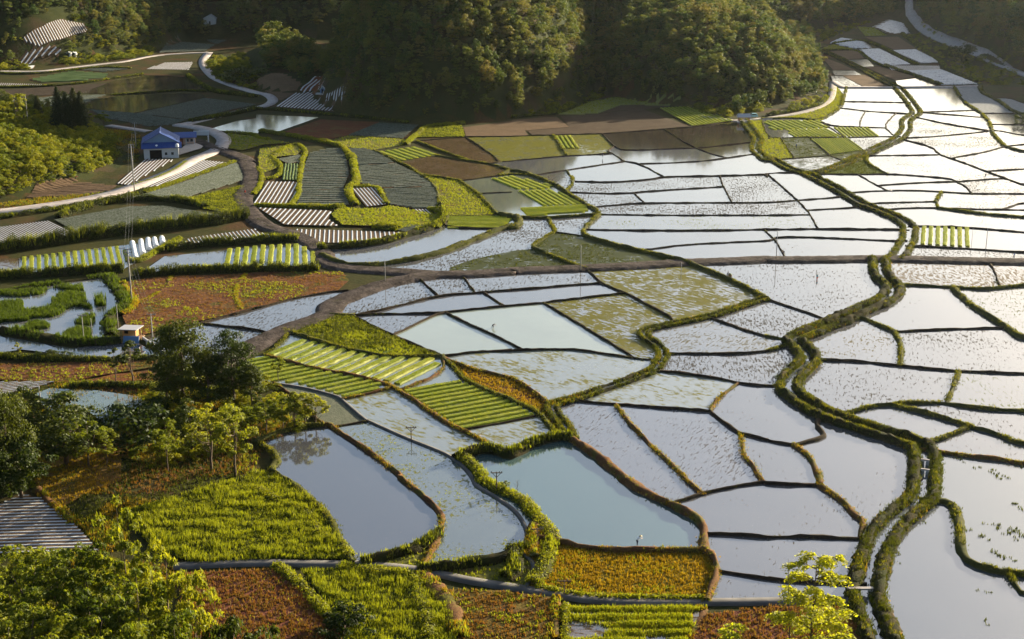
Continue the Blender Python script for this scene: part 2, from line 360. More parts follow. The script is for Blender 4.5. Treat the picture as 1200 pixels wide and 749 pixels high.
# fields outside the paddy net: (name, base material, outline, rows) ; rows = (kind, count, direction line)
FIELDS = [
 ('flooded_field','mudw','A0 380,430 520,375 640,345 860,358 930,395 935,410 700,428 500,437',None),
 ('flooded_field','mudw','A0 415,480 520,442 700,432 930,432 950,452 620,522 420,505',None),
 ('crop_field','soil','A0 630,525 945,455 1183,483 860,553',('crop',26,'A0 630,525 945,455')),
 ('crop_field','soil','A0 420,508 620,524 860,556 800,578 690,585 500,548',('crop',12,'A0 420,508 860,556')),
 ('crop_field','soil','A0 735,246 760,215 825,172 990,208 950,236',('crop',16,'A0 735,246 950,236')),
 ('crop_field','soil','A0 955,185 1055,163 1000,207',('crop',8,'A0 955,185 1055,163')),
 ('mulched_field','soil','A0 675,320 760,290 890,287 870,323',('mulch',17,'A0 680,322 760,289')),
 ('vegetable_field','soil','A0 330,318 440,305 600,320 480,333',('crop',8,'A0 330,318 600,320')),
 ('vegetable_field','soil','A0 140,368 330,330 500,343 480,365 200,382',('veg',9,'A0 140,368 480,352')),
 ('mulched_field','soil','A0 -60,384 0,384 195,391 190,399 -60,397',('mulch',30,'A0 0,384 6,397')),
 ('crop_field','soil','A0 -60,470 0,470 250,445 490,438 390,478 270,495 -60,495',('crop',14,'A0 300,470 490,445')),
 ('ploughed_field','mud','A0 -60,420 0,418 330,395 500,385 370,432 200,442 -60,445',None),
 ('flooded_field','mudw','A0 960,600 1090,562 1183,548 ; A1 0,545 0,530 290,543 110,606 50,612 ; A0 1183,618 1050,607',None),
 ('ploughed_field','redsoil','A1 130,610 300,553 570,565 430,625 330,645',None),
 ('crop_field','soil','A1 428,625 570,568 750,580 680,642',('crop',14,'A1 428,625 680,642')),
 ('rough_field','olive','A1 340,652 428,628 690,645 690,670 530,697 400,678',None),
 ('ploughed_field','brownsoil','A1 0,375 80,340 215,388 112,467 85,440',None),
 ('mulched_field','soil','A1 90,495 180,432 280,440 330,437 420,405 345,516',('mulch',20,'A1 90,495 180,432')),
 ('mulched_field','redsoil','A1 200,415 290,350 325,345 300,420',('mulch',8,'A1 215,415 300,348')),
 ('grass_field','grass','A1 740,637 790,590 950,580 966,632',None),
 ('ploughed_field','brownsoil','A1 958,590 1183,560 ; A2 0,555 205,540 265,588 60,605 75,628 0,630 ; A1 970,630',None),
 ('ploughed_field','darksoil','A2 70,606 267,590 222,537 390,530 520,512 620,516 720,548 825,585 410,618 95,626',None),
 ('ploughed_field','darksoil','A2 400,525 500,490 620,481 760,483 680,500 610,508 690,537 520,510',None),
 ('grass_field','paleg','A2 210,530 320,480 480,452 640,452 805,466 760,480 500,487 390,527',None),
 ('seedling_field','soil','A2 680,502 820,495 1025,561 830,585',('bed',12,'A2 680,502 830,585')),
 ('mulched_field','soil','B0 540,140 670,26 805,30 592,147',('mulch',9,'B0 540,140 670,28')),
 ('mulched_field','soil','B0 660,160 900,50 945,33 1065,45 800,130 670,165',('mulch',9,'B0 668,163 940,40')),
 ('crop_field','soil','B0 600,207 820,145 1090,45 1140,88 1142,120 830,213',('crop',30,'B0 600,207 1090,45')),
 ('grass_field','grass','B0 850,213 1135,145 1110,190 1145,265 1120,290 945,257',None),
 ('mulched_field','soil','B0 -80,345 0,342 225,313 388,392 0,440 -80,448',('mulch',32,'B0 225,313 388,392')),
 ('crop_field','soil','B0 250,310 600,248 760,245 950,277 1080,297 900,332 400,390',('crop',34,'B0 250,310 600,248')),
 ('flooded_field','brownwet','B0 -80,490 85,487 88,562 -80,566',None),
 ('flooded_field','clear','B0 88,485 560,428 770,400 775,425 640,500 570,537 90,562',None),
 ('mulched_field','soil','B0 825,435 875,393 1183,350 ; B1 0,362 165,402 0,406 ; B0 1183,407',('mulch',28,'B0 875,393 900,430')),
 ('flooded_field','clear','B0 645,558 760,478 1040,450 1025,538',None),
 ('flooded_field','clear','B0 1025,537 1043,447 1183,433 ; B1 0,430 200,424 268,460 285,532 0,540',('bed',11,'B0 1060,455 1045,530')),
 ('rough_field','dryred','B0 575,600 640,585 780,570 1100,560 1183,552 ; B1 0,550 400,550 430,590 380,635 200,665 0,715 ; B0 1150,730 1080,748 ; C0 930,25 670,90 590,60 ; B0 560,740 640,690',None),
 ('marsh_pool','clear','B0 -90,640 0,640 250,600 450,578 520,590 560,700 500,749 ; C0 490,5 510,95 380,130 200,100 0,70 -90,60',None),
 ('marsh_pool','clear','C0 -90,95 0,97 330,155 560,130 600,110 740,185 700,200 420,215 360,190 100,160 -90,190',None),
 ('rough_field','dryred','C0 -90,230 0,228 460,215 700,205 720,240 430,285 320,312 0,300 -90,305',None),
 ('mulched_field','soil','C0 -90,320 0,310 260,305 140,345 0,372 -90,375',('mulch',9,'C0 0,340 260,307')),
 ('ploughed_field','redsoil','C0 350,318 520,275 700,260 690,300 400,322',None),
 ('pond','pondgreen','C0 150,370 230,340 450,350 690,385 690,425 500,515 400,440 230,445',None),
 ('mulched_field','soil','D0 -90,130 0,130 100,85 190,100 260,140 380,260 460,350 0,362 -90,365',('mulch',19,'D0 0,235 370,225')),
 ('rough_field','orangebrown','C0 150,640 500,560 700,500 720,690 560,660 ; D0 560,20 420,70 280,150 170,60',None),
 ('grass_field','grass','D0 570,165 830,95 1000,45 1120,10 ; D1 -20,-20 100,0 210,70 330,180 430,385 90,385 0,390 ; D0 900,405 700,330',None),
 ('grass_field','grass','D1 215,450 400,425 560,455 745,455 880,540 930,749 920,830 440,830 300,550',None),
 ('ploughed_field','redplants','D0 850,450 1183,435 ; D1 80,440 200,520 350,680 400,749 410,790 ; D0 820,790',None),
 ('rough_field','brownrow','D1 870,525 1183,532 ; D2 0,540 190,562 170,749 165,830 ; D1 960,830',None),
 ('rice_seedling_field','brownwet','D2 245,605 860,620 870,640 800,749 790,830 240,830',None),
 ('ploughed_field','redplants','D2 900,640 1183,612 ; D3 0,605 330,608 480,749 490,800 ; D2 800,800 830,735',None),
 ('crop_field','soil','A3 290,200 340,178 430,190 480,226 400,226',('film',10,'A3 290,200 480,226')),
 ('crop_field','soil','A3 425,232 510,228 655,300 540,305 470,277',('film',16,'A3 425,232 510,228')),
 ('ploughed_field','brownsoil','A3 275,238 410,235 445,272 370,277',None),
 ('flooded_field','clear','A3 370,279 460,276 490,309 440,311',None),
 ('ploughed_field','brownsoil','A3 245,262 345,300 400,326 300,326',None),
 ('flooded_field','stub','A3 295,329 400,329 430,349 310,351',None),
 ('ploughed_field','brownsoil','A3 345,352 450,349 540,397 440,402',None),
 ('flooded_field','stub','A3 290,353 345,355 435,403 350,403 300,380',None),
 ('ploughed_field','brownsoil','A3 450,313 510,310 685,357 590,374',None),
 ('flooded_field','clear','A3 590,376 690,364 775,400 600,403',None),
 ('crop_field','soil','A3 640,330 800,326 965,392 800,396',('film',16,'A3 640,330 800,326')),
 ('mulched_field','soil','A3 545,305 790,307 797,326 575,327',('mulch',30,'A3 548,305 575,327')),
 ('crop_field','soil','A3 570,236 680,232 795,291 700,294',('film',14,'A3 570,236 680,232')),
 ('ploughed_field','brownsoil','A3 445,173 600,172 685,227 580,231',None),
 ('crop_field','soil','A3 490,127 560,95 620,110 642,157 560,157',('film',12,'A3 490,127 620,110')),
 ('grass_field','paleg','A3 410,125 490,131 550,166 450,169',None),
 ('grass_field','olive','A3 240,230 300,207 400,230',None),
 # between the two tracks
 ('crop_field','soil','B1 190,245 205,150 225,60 250,0 ; A1 340,690 400,692 ; B1 420,40 430,100 405,160 430,243',('crop',34,'B1 195,245 430,243')),
 ('crop_field','soil','A1 400,690 500,690 ; B1 560,-5 640,48 475,58 440,0',('crop',15,'A1 400,690 500,690')),
 ('crop_field','soil','B1 475,62 645,50 760,105 830,158 580,163 470,140',('crop',18,'B1 475,62 645,50')),
 ('crop_field','soil','B1 590,168 832,162 840,255 740,258 620,240',('crop',16,'B1 590,168 832,162')),
 ('mulched_field','soil','B1 440,165 555,160 600,240 510,250',('mulch',7,'B1 440,165 510,250')),
 ('mulched_field','soil','B1 730,262 790,262 810,285 755,285',('mulch',4,'B1 730,262 755,285')),
 ('mulched_field','soil','B1 50,135 190,135 185,200 155,238 -10,235',('mulch',9,'B1 60,140 0,230')),
 ('mulched_field','soil','B1 10,255 345,270 335,310 380,340 130,333',('mulch',18,'B1 120,258 70,310')),
 ('mulched_field','soil','B1 180,355 690,370 560,414 330,418 270,410',('mulch',24,'B1 420,362 420,415')),
 ('crop_field','soil','B1 650,358 720,335 830,338 780,370 700,372',('crop',8,'B1 650,358 830,345')),
 ('crop_field','olive','B1 130,55 195,55 190,130 125,130',('veg',5,'B1 140,55 130,130')),
 ('rough_field','olive','A1 20,690 180,668 210,700 190,720 90,730 ; B1 100,70 20,100 10,30',None),
 ('rough_field','olive','A0 1050,620 1183,635 ; A1 160,665 40,672 ; A0 1120,700 1060,690',None),
 ('crop_field','soil','B1 100,30 200,10 215,45 140,50',('crop',6,'B1 100,30 200,10')),
 ('rough_field','roughgreen','B1 350,290 380,255 560,262 620,245 740,270 850,290 870,310 650,362 600,358 540,340 400,335',None),
 ('concrete_yard','yard','A0 690,700 840,690 870,660 960,655 930,690 830,720 760,735',None),
]
# beds and rows standing in the paddies of the net
BEDS = [
 ('bed',7,'B3 705,337 935,345 930,432 702,420','B3 722,337 715,420'),
 ('bed',13,'C1 60,180 200,112 360,140 560,190 820,200 850,235 655,318 610,305 430,270 230,232','C1 145,215 330,135'),
 ('bed',14,'C1 -60,215 40,190 140,215 330,262 460,285 610,325 420,380 330,350 190,312 40,300','C1 140,295 300,262'),
 ('bed',12,'C1 690,350 930,300 1183,402 ; C2 110,465 ; C1 950,525','C1 690,345 930,303'),
 ('bed',6,'B1 1085,118 1183,105 ; B2 0,105 195,150 150,165 30,165','B2 30,105 170,160'),
 ('bed',7,'B2 30,175 190,167 330,235 140,243','B2 60,175 170,240'),
 ('bed',8,'B2 40,255 340,238 352,268 75,290','B2 40,255 340,240'),
 ('bed',11,'A3 -20,560 235,557 275,590 20,600','A3 0,562 80,596'),
 ('bed',11,'A3 80,600 270,595 340,632 120,632','A3 100,600 160,632'),
 ('bed',9,'A3 300,590 460,592 515,630 350,632','A3 320,590 370,632'),
 ('bed',15,'A3 200,645 370,640 440,695 285,715','A3 215,645 300,712'),
 ('bed',7,'A1 550,705 740,680 830,718 640,748','A1 600,695 720,738'),
 ('bed',4,'A2 195,630 275,628 310,685 235,688','A2 205,632 240,688'),
 ('bed',9,'B1 890,293 1110,290 1183,303 1140,345 885,348','B1 900,320 1150,318'),
 ('bed',15,'B0 95,483 560,430 600,480 570,533 105,560','B0 335,458 345,540'),
]
# tall grass and bushes along terraces: (width, height, tone, outline); dark and lit paint shade and sun into the colour
HEDGES = [
 (1.6,1.3,'dark','B0 270,300 450,240 600,215 720,215 850,225 950,252'),
 (2.2,2.2,'dark','B0 -80,470 0,455 200,430 400,395 560,372 800,350 900,335 1010,325 1120,300 1150,300'),
 (1.8,1.6,'dark','B0 -80,590 0,578 300,560 570,545'),
 (1.5,1.4,'dark','B0 770,450 900,430 1183,412 ; B1 0,408 190,405'),
 (1.5,1.4,'dark','B0 620,570 900,548 1183,545 ; B1 0,545 290,543'),
 (1.4,1.2,'lit','B0 590,500 640,505 700,470 770,430 830,400'),
 (1.6,.8,'dark','B0 0,300 250,262 480,225 600,200 700,170'),
 (1.2,.6,'lit','B0 610,150 700,125 800,85 860,40'),
 (1.3,1.0,'lit','B0 670,185 800,140 1000,70 1085,40'),
 (1.8,1.4,'lit','A1 20,610 130,625 230,645 330,662 400,680 430,720 445,749 ; B1 445,0 455,80 470,140 430,160 425,190 460,240'),
 (1.2,1.0,'lit','B1 450,160 560,155 580,190 605,235'),
 (1.2,1.0,'lit','A1 80,720 180,665 225,690 230,720 210,745 ; B1 215,40 205,90 200,160 195,200 160,245'),
 (1.1,.8,'lit','B1 10,70 30,100 20,150 -10,190'),
 (1.2,.9,'lit','B1 70,15 120,60 110,110 50,120'),
 (1.6,1.4,'lit','B1 0,245 150,250 350,255 400,248'),
 (2.5,1.6,'lit','B1 540,345 600,345 660,355'),
 (1.6,1.3,'lit','B1 800,265 850,270 870,310 830,345'),
 (1.4,1.1,'lit','A0 1050,615 1183,625 ; A1 0,640 60,650'),
 (1.8,1.6,'dark','A0 880,565 1000,545 1183,508'),
 (1.5,1.2,'dark','A1 0,505 100,510 300,530 420,540 700,570'),
 (2.2,1.6,'dark','A0 870,350 900,380 960,410 1000,430 1183,450'),
 (1.2,.8,'dark','A0 520,440 700,428 850,418 950,425'),
 (1.2,1.0,'dark','A0 0,340 150,345 330,325 480,312 600,318'),
 (1.2,1.0,'dark','A0 0,405 200,402 400,385 520,365 660,345'),
 (1.6,1.3,'lit','A1 690,670 750,620 780,590 960,575'),
 (1.3,1.2,'dark','A2 0,545 150,532 220,528 340,478'),
 (2.0,1.4,'dark','A3 0,535 130,512 240,490 270,450'),
 (1.6,1.3,'dark','A3 300,205 440,185 560,235 650,290 690,300'),
 (1.6,1.3,'dark','A3 540,305 640,340 740,375 800,395'),
 (2.0,1.6,'dark','A3 620,160 700,220 800,290 830,330 960,380'),
 (1.2,.8,'dark','A3 260,232 420,232 470,280 540,310'),
 (2.6,1.8,'reed','B0 510,580 540,640 590,690 570,730 530,749 ; C0 500,20 510,95'),
 (2.6,2.0,'reed','C0 0,75 200,110 380,140 560,125'),
 (2.0,1.2,'reed','B0 0,650 150,620 300,600 460,572 520,572'),
 (1.6,1.2,'orange','B0 565,605 590,650 625,690 600,735 560,749'),
 (.9,.5,'orange','B0 790,570 780,610 740,640 690,670 625,695'),
 (.9,.5,'orange','B0 1135,560 1095,610 1085,660 1115,720'),
 (1.5,1.2,'dark','C0 0,195 200,210 460,212 720,200'),
 (1.4,1.3,'dark','C0 330,330 500,325 700,330'),
 (1.4,.8,'lit','D1 0,60 120,130 250,170 270,240 330,300 380,300 430,370'),
 (1.6,1.0,'lit','D1 400,420 470,430 560,450 745,455 740,560 790,640 800,749'),
 (1.4,1.0,'lit','D1 100,420 200,500 290,600 370,690'),
 (1.8,1.2,'orange','D1 760,455 830,510 890,590 925,680 940,749'),
 (1.7,1.0,'lit','C1 950,650 1000,700 1050,740 ; D1 1030,10 1120,60 1183,90 ; D2 60,120 110,190 170,250 190,290'),
 (1.8,1.3,'lit','D2 180,300 170,360 140,440 100,500'),
 (1.6,1.2,'orange','D2 100,230 95,330 110,380'),
 (1.6,1.4,'dark','D2 0,350 30,440 -30,470'),
 (.8,.6,'lit','D2 120,512 250,540 400,560 880,565'),
 (1.0,.8,'orange','D2 200,565 195,749'),(.9,.7,'lit','D2 250,600 245,749'),
 (.9,.6,'orange','D2 880,610 860,680 810,749'),
 (1.3,.9,'orange','D0 170,60 230,120 290,160 340,220'),
 (1.0,.8,'lit','D3 490,560 530,640 575,720'),(.9,.6,'orange','D3 515,540 560,650 600,749'),
]
# ------------------------------------------------------------------ materials
MATS = {}
def new_mat(name):
    m = bpy.data.materials.new(name); m.use_nodes = True; t = m.node_tree; t.nodes.clear()
    out = t.nodes.new('ShaderNodeOutputMaterial'); MATS[name] = m
    return m, t, t.nodes, t.links, out
def noise(t, scale, detail=4, vec=None, rough=.6, rot=None, sc=None):
    n = t.nodes.new('ShaderNodeTexNoise'); n.inputs['Scale'].default_value = scale
    n.inputs['Detail'].default_value = detail; n.inputs['Roughness'].default_value = rough
    if vec is None:
        g = t.nodes.new('ShaderNodeNewGeometry'); vec = g.outputs['Position']
    if rot is not None or sc is not None:
        mp = t.nodes.new('ShaderNodeMapping'); mp.vector_type = 'POINT'
        mp0 = t.nodes.new('ShaderNodeVectorRotate'); mp0.rotation_type = 'Z_AXIS'; mp0.inputs['Angle'].default_value = rot or 0
        t.links.new(vec, mp0.inputs['Vector']); t.links.new(mp0.outputs[0], mp.inputs['Vector'])
        mp.inputs['Scale'].default_value = sc or (1, 1, 1); vec = mp.outputs[0]
    t.links.new(vec, n.inputs['Vector']); return n.outputs['Fac']
def ramp(t, fac, stops):
    r = t.nodes.new('ShaderNodeValToRGB'); e = r.color_ramp.elements
    while len(e) < len(stops): e.new(.5)
    for k, (p, c) in enumerate(stops):
        e[k].position = p; e[k].color = tuple(c) + (1,) if len(c) == 3 else c
    t.links.new(fac, r.inputs[0]); return r.outputs[0]
def mth(t, op, a, b=None, clamp=False):
    n = t.nodes.new('ShaderNodeMath'); n.operation = op; n.use_clamp = clamp
    for k, v in enumerate((a, b)):
        if v is None: continue
        if hasattr(v, 'node'): t.links.new(v, n.inputs[k])
        else: n.inputs[k].default_value = v
    return n.outputs[0]
def smooth(t, v, a, b):
    n = t.nodes.new('ShaderNodeMapRange'); n.interpolation_type = 'SMOOTHSTEP'
    n.inputs[1].default_value = a; n.inputs[2].default_value = b; t.links.new(v, n.inputs[0]); return n.outputs[0]
def mixc(t, f, a, b):
    n = t.nodes.new('ShaderNodeMix'); n.data_type = 'RGBA'
    for k, v in ((0, f), (6, a), (7, b)):
        if hasattr(v, 'node'): t.links.new(v, n.inputs[k])
        elif k == 0: n.inputs[0].default_value = v
        else: n.inputs[k].default_value = tuple(v) + (1,)
    return n.outputs[2]
def bump(t, h, strength, dist):
    b = t.nodes.new('ShaderNodeBump'); b.inputs['Strength'].default_value = strength; b.inputs['Distance'].default_value = dist
    t.links.new(h, b.inputs['Height']); return b.outputs[0]
def bsdf(t, col, rough=.8, spec=.3, nrm=None, **kw):
    p = t.nodes.new('ShaderNodeBsdfPrincipled')
    if hasattr(col, 'node'): t.links.new(col, p.inputs['Base Color'])
    else: p.inputs['Base Color'].default_value = tuple(col) + (1,)
    p.inputs['Roughness'].default_value = rough; p.inputs['Specular IOR Level'].default_value = spec
    for k, v in kw.items(): p.inputs[k].default_value = v
    if nrm is not None: t.links.new(nrm, p.inputs['Normal'])
    return p.outputs[0]
def dirt(name, c1, c2, scale=.5, c3=None, bmp=.5, fine=3.0, rough=.9, spec=.03):
    m, t, N, L, out = new_mat(name)
    a = noise(t, scale, 5); f = noise(t, fine, 4)
    col = ramp(t, a, [(.35, c1), (.65, c2)])
    if c3: col = mixc(t, smooth(t, noise(t, scale * .45, 6), .5, .62), col, c3)
    col = mixc(t, mth(t, 'MULTIPLY', smooth(t, f, .3, .7), .5), col, tuple(x * .45 for x in c1))
    L.new(bsdf(t, col, rough, spec, bump(t, f, bmp, .25)), out.inputs[0]); return m
def flat(name, c, rough=.6, spec=.4, var=.25, scale=2.0, **kw):
    m, t, N, L, out = new_mat(name)
    col = mixc(t, noise(t, scale, 5), tuple(x * (1 - var) for x in c), tuple(min(1, x * (1 + var)) for x in c))
    L.new(bsdf(t, col, rough, spec, None, **kw), out.inputs[0]); return m
def leaf(name, cols, trans=.4, rough=.6, rnd='island', pos_scale=.08, tint=None):
    m, t, N, L, out = new_mat(name)
    if rnd == 'island':
        g = N.new('ShaderNodeNewGeometry'); r1 = g.outputs['Random Per Island']
    else: r1 = noise(t, 2.0, 2)
    oi = N.new('ShaderNodeObjectInfo')
    big = noise(t, pos_scale, 3)
    v = mth(t, 'ADD', mth(t, 'MULTIPLY', r1, .3), mth(t, 'ADD', mth(t, 'MULTIPLY', oi.outputs['Random'], .5), mth(t, 'MULTIPLY', big, .4)))
    n = len(cols); col = ramp(t, v, [(.18 + .7 * k / max(1, n - 1), c) for k, c in enumerate(cols)])
    d = N.new('ShaderNodeBsdfPrincipled'); L.new(col, d.inputs['Base Color']); d.inputs['Roughness'].default_value = rough
    d.inputs['Specular IOR Level'].default_value = .12
    tr = N.new('ShaderNodeBsdfTranslucent')
    tc = N.new('ShaderNodeMix'); tc.data_type = 'RGBA'; tc.blend_type = 'MULTIPLY'; tc.inputs[0].default_value = 1
    L.new(col, tc.inputs[6]); tc.inputs[7].default_value = tint or (1.5, 1.45, .5, 1); L.new(tc.outputs[2], tr.inputs[0])
    mx = N.new('ShaderNodeMixShader'); mx.inputs[0].default_value = trans
    L.new(d.outputs[0], mx.inputs[1]); L.new(tr.outputs[0], mx.inputs[2]); L.new(mx.outputs[0], out.inputs[0]); return m
WATER_IOR = 2.6
def water(name, tint=(.09, .088, .09), stub=0.0, salt=3.0, rot=0.0, stretch=2.2, scol=(.05, .042, .03), algae=0.0, acol=(0.143, 0.110, 0.017), ascale=.16, arow=True, ripple=.012, swirl=False):
    """shallow silty water; stub = share of mud and stubble above it, algae = share of floating weed"""
    m, t, N, L, out = new_mat(name)
    g = N.new('ShaderNodeNewGeometry'); pos = g.outputs['Position']
    tc = mixc(t, noise(t, .05, 4), tuple(x * .75 for x in tint), tuple(x * 1.2 for x in tint))
    w = bsdf(t, tc, .06, .5, bump(t, noise(t, .8, 3, sc=(1, 2, 1), rot=rot), ripple * 2, .05), IOR=WATER_IOR)
    cur = w
    def lay(mask, col, rough):
        mx = N.new('ShaderNodeMixShader'); L.new(mask, mx.inputs[0]); L.new(cur, mx.inputs[1])
        L.new(bsdf(t, col, rough, .02), mx.inputs[2]); return mx.outputs[0]
    if algae > 0:
        big = noise(t, ascale, 5, rough=.65); fn = noise(t, 1.0, 4, rot=rot, sc=(.5, 1.3, 1) if arow else (1.6, 1, 1), rough=.75)
        v = mth(t, 'ADD', mth(t, 'MULTIPLY', big, .5), mth(t, 'MULTIPLY', fn, .85))
        th = .97 - algae * .5
        mask = mth(t, 'MULTIPLY', smooth(t, v, th - .03, th + .06), .95)
        ac = mixc(t, noise(t, .5, 4), acol, (acol[0] * .45, acol[1] * .6, acol[2] * .8))
        cur = lay(mask, ac, .7)
    if stub > 0:
        big = noise(t, .07, 4); fn = noise(t, salt * .42, 3, rot=rot, sc=(stretch * .8, .9 / stretch, 1), rough=.8)
        if swirl:
            wv = N.new('ShaderNodeTexWave'); wv.wave_type = 'RINGS'; wv.inputs['Scale'].default_value = .2; wv.inputs['Distortion'].default_value = 14; wv.inputs['Detail Scale'].default_value = .35; wv.rings_direction = 'Z'
            wv.inputs['Detail'].default_value = 3; va = N.new('ShaderNodeVectorMath'); va.operation = 'SUBTRACT'; L.new(pos, va.inputs[0]); va.inputs[1].default_value = (*G(P(swirl)[0]), 0); L.new(va.outputs[0], wv.inputs['Vector']); fn = mth(t, 'ADD', mth(t, 'MULTIPLY', fn, .94), mth(t, 'MULTIPLY', wv.outputs['Fac'], .06))
        v = mth(t, 'ADD', mth(t, 'MULTIPLY', big, .3), mth(t, 'MULTIPLY', fn, .9))
        th = .87 - stub * .5
        mask = mth(t, 'MULTIPLY', smooth(t, v, th, th + .045), .9)
        cur = lay(mask, mixc(t, noise(t, 1.0, 3), scol, tuple(x * 1.7 for x in scol)), .8)
    L.new(cur, out.inputs[0]); return m
water('clear', stub=.29, rot=.3); water('stubl', stub=.42, rot=.25, scol=(.03, .026, .02)); water('stub', stub=.51, rot=.1, scol=(.03, .026, .02)); water('stubr', stub=.53, rot=-.45, stretch=2.6, salt=2.4, scol=(.035, .03, .02))
water('stubr2', stub=.4, rot=.5, stretch=2.4, salt=3.2, tint=(.1, .1, .108), scol=(.06, .055, .055)); water('stubg', stub=.42, rot=.1, scol=(.09, .1, .04), algae=.12, acol=(0.110, 0.110, 0.044))
water('stubo', stub=.47, algae=.36, rot=.5, acol=(0.110, 0.094, 0.022), scol=(.07, .06, .03)); water('stubb', stub=.52, rot=.0, scol=(.075, .05, .02), swirl='B3 800,570')
water('algae', algae=.74, acol=(0.13, 0.11, 0.008), rot=.2, tint=(.14, .14, .1)); water('algae2', algae=.7, acol=(0.13, 0.105, 0.006), rot=.75, stub=.2)
water('algaes', algae=.52, acol=(0.165, 0.138, 0.033), rot=.75, ascale=.1, tint=(.15, .16, .14)); water('algaew', algae=.47, acol=(0.149, 0.132, 0.017), arow=False, ascale=.11, tint=(.085, .1, .095))
water('pale', algae=.2, acol=(0.165, 0.165, 0.077), tint=(.2, .22, .17), ascale=.06); water('moss', stub=.44, algae=.85, acol=(0.047, 0.050, 0.007), rot=.3, scol=(.03, .032, .012))
water('mosswet', stub=.45, algae=.6, acol=(0.039, 0.041, 0.007), rot=.3); water('swirl', stub=.40, rot=.3, scol=(.07, .055, .02), swirl='C3 520,120', algae=.12); water('swirl2', stub=.42, rot=.3, scol=(.06, .065, .02), swirl='B3 1100,680', algae=.2)
water('mudw', tint=(.045, .035, .025), stub=.34, scol=(.05, .04, .028)); water('brownwet', tint=(.09, .06, .03), algae=.55, acol=(0.077, 0.047, 0.022), stub=.3, scol=(.08, .05, .03))
water('seedwet', tint=(.12, .13, .1), stub=.15); water('pondblue', tint=(.055, .09, .085), algae=.13, acol=(0.176, 0.165, 0.094), arow=False, ascale=.09, ripple=.02)
water('pondgrey', tint=(.055, .055, .058), stub=.13, scol=(.08, .07, .05), ripple=.02); water('pondgreen', tint=(.08, .1, .07))
water('weeds', tint=(.1, .105, .1), algae=.1, acol=(0.110, 0.121, 0.055), arow=False, stub=.12); water('weedl', tint=(.08, .085, .09), algae=.14, acol=(0.121, 0.110, 0.028), arow=False)
water('stream', tint=(.1, .11, .12), stub=.12)
dirt('soil', (.085, .055, .032), (.13, .085, .05), .8); dirt('mud', (.04, .03, .02), (.06, .045, .03), .3)
dirt('redsoil', (.11, .042, .02), (.16, .062, .026), .3, (.13, .085, .03)); dirt('brownsoil', (.11, .072, .04), (.145, .095, .055), .2)
dirt('darksoil', (.06, .04, .024), (.085, .06, .036), .2); dirt('olive', (.12, .115, .025), (.17, .14, .04), .3, (.1, .12, .025))
dirt('dryred', (.1, .04, .02), (.15, .07, .03), .25, (.07, .075, .014), fine=1.5, bmp=.8); dirt('redplants', (.13, .045, .028), (.17, .07, .04), .5, bmp=.8)
dirt('brownrow', (.1, .055, .02), (.13, .1, .02), .5); dirt('orangebrown', (.17, .085, .025), (.12, .08, .025), .3, (.08, .09, .02))
dirt('orange', (.16, .1, .012), (.15, .12, .012), .25, (.12, .12, .02), fine=2.0); dirt('scrub', (.12, .12, .02), (.16, .14, .03), .3, (.08, .11, .02))
dirt('grass', (.035, .045, .01), (.06, .065, .012), .35); dirt('paleg', (.16, .17, .05), (.2, .2, .07), .3); dirt('grassy', (.09, .09, .02), (.13, .12, .03), .3, (.12, .08, .03))  # grass: darkened base, the shade between tufts is put into its colour
dirt('roughgreen', (.11, .13, .02), (.16, .15, .03), .3, (.15, .1, .03)); dirt('grass_dark', (.06, .08, .015), (.085, .1, .02), .3); dirt('crop', (.1, .11, .075), (.14, .14, .1), .6)
dirt('silver', (.2, .2, .19), (.3, .3, .29), .8, bmp=.8, fine=2.5); dirt('hill', (.025, .032, .01), (.045, .048, .015), .1, (.06, .042, .022)); dirt('ground', (.03, .034, .01), (.055, .046, .014), .12, (.075, .04, .018), fine=1.2)
dirt('bund_mud', (.03, .022, .015), (.055, .04, .024), .6); dirt('bund_brown', (.09, .045, .022), (.14, .075, .03), .6, (.09, .085, .02)); dirt('bund_grass', (.04, .045, .012), (.07, .065, .018), .5)
dirt('bank_dark', (.02, .023, .008), (.05, .038, .016), .6, (.03, .035, .01), bmp=1.0, fine=4.0)  # darkened earth; the shade on bank sides is put into the colour
dirt('track', (.04, .031, .026), (.1, .08, .07), .5, (.035, .028, .024), fine=1.8, bmp=1.0); dirt('old_concrete', (.09, .085, .08), (.17, .16, .15), .5, bmp=.2, fine=1.0); dirt('concrete', (.36, .31, .28), (.44, .39, .355), .3, bmp=.1, fine=.8)
dirt('yard', (.42, .36, .3), (.5, .43, .37), .4, bmp=.1)
flat('mulch_film', (.37, .38, .39), .35, .5, .12, 1.5)
def crop_mat():
    m, t, N, L, out = new_mat('crop_ridge')
    f = noise(t, 1.7, 4, rough=.75)
    col = ramp(t, f, [(.36, (.02, .024, .015)), (.5, (.055, .066, .04)), (.6, (.09, .1, .088)), (.72, (.06, .075, .03))])
    L.new(bsdf(t, col, .85, .12, bump(t, f, .8, .2)), out.inputs[0])
crop_mat()
def silver_mat():
    m, t, N, L, out = new_mat('silver_ridge')
    f = noise(t, 1.5, 4, rough=.75)
    col = ramp(t, f, [(.36, (.06, .06, .05)), (.47, (.3, .31, .31)), (.6, (.42, .43, .44)), (.72, (.16, .19, .12))])
    L.new(bsdf(t, col, .45, .5, bump(t, f, .6, .2)), out.inputs[0])
silver_mat()
leaf('seedlings', [(.15, .19, .012), (.22, .25, .02), (.27, .28, .03)], .3, rnd='noise', pos_scale=.3)
leaf('seedlings_dark', [(.08, .13, .012), (.11, .17, .018)], .3, rnd='noise', pos_scale=.3)
leaf('veg', [(.06, .1, .025), (.09, .13, .04)], .2, rnd='noise')
leaf('grass_lit', [(.03, .06, .007), (.09, .13, .01), (.2, .21, .016)], .4, pos_scale=.3)
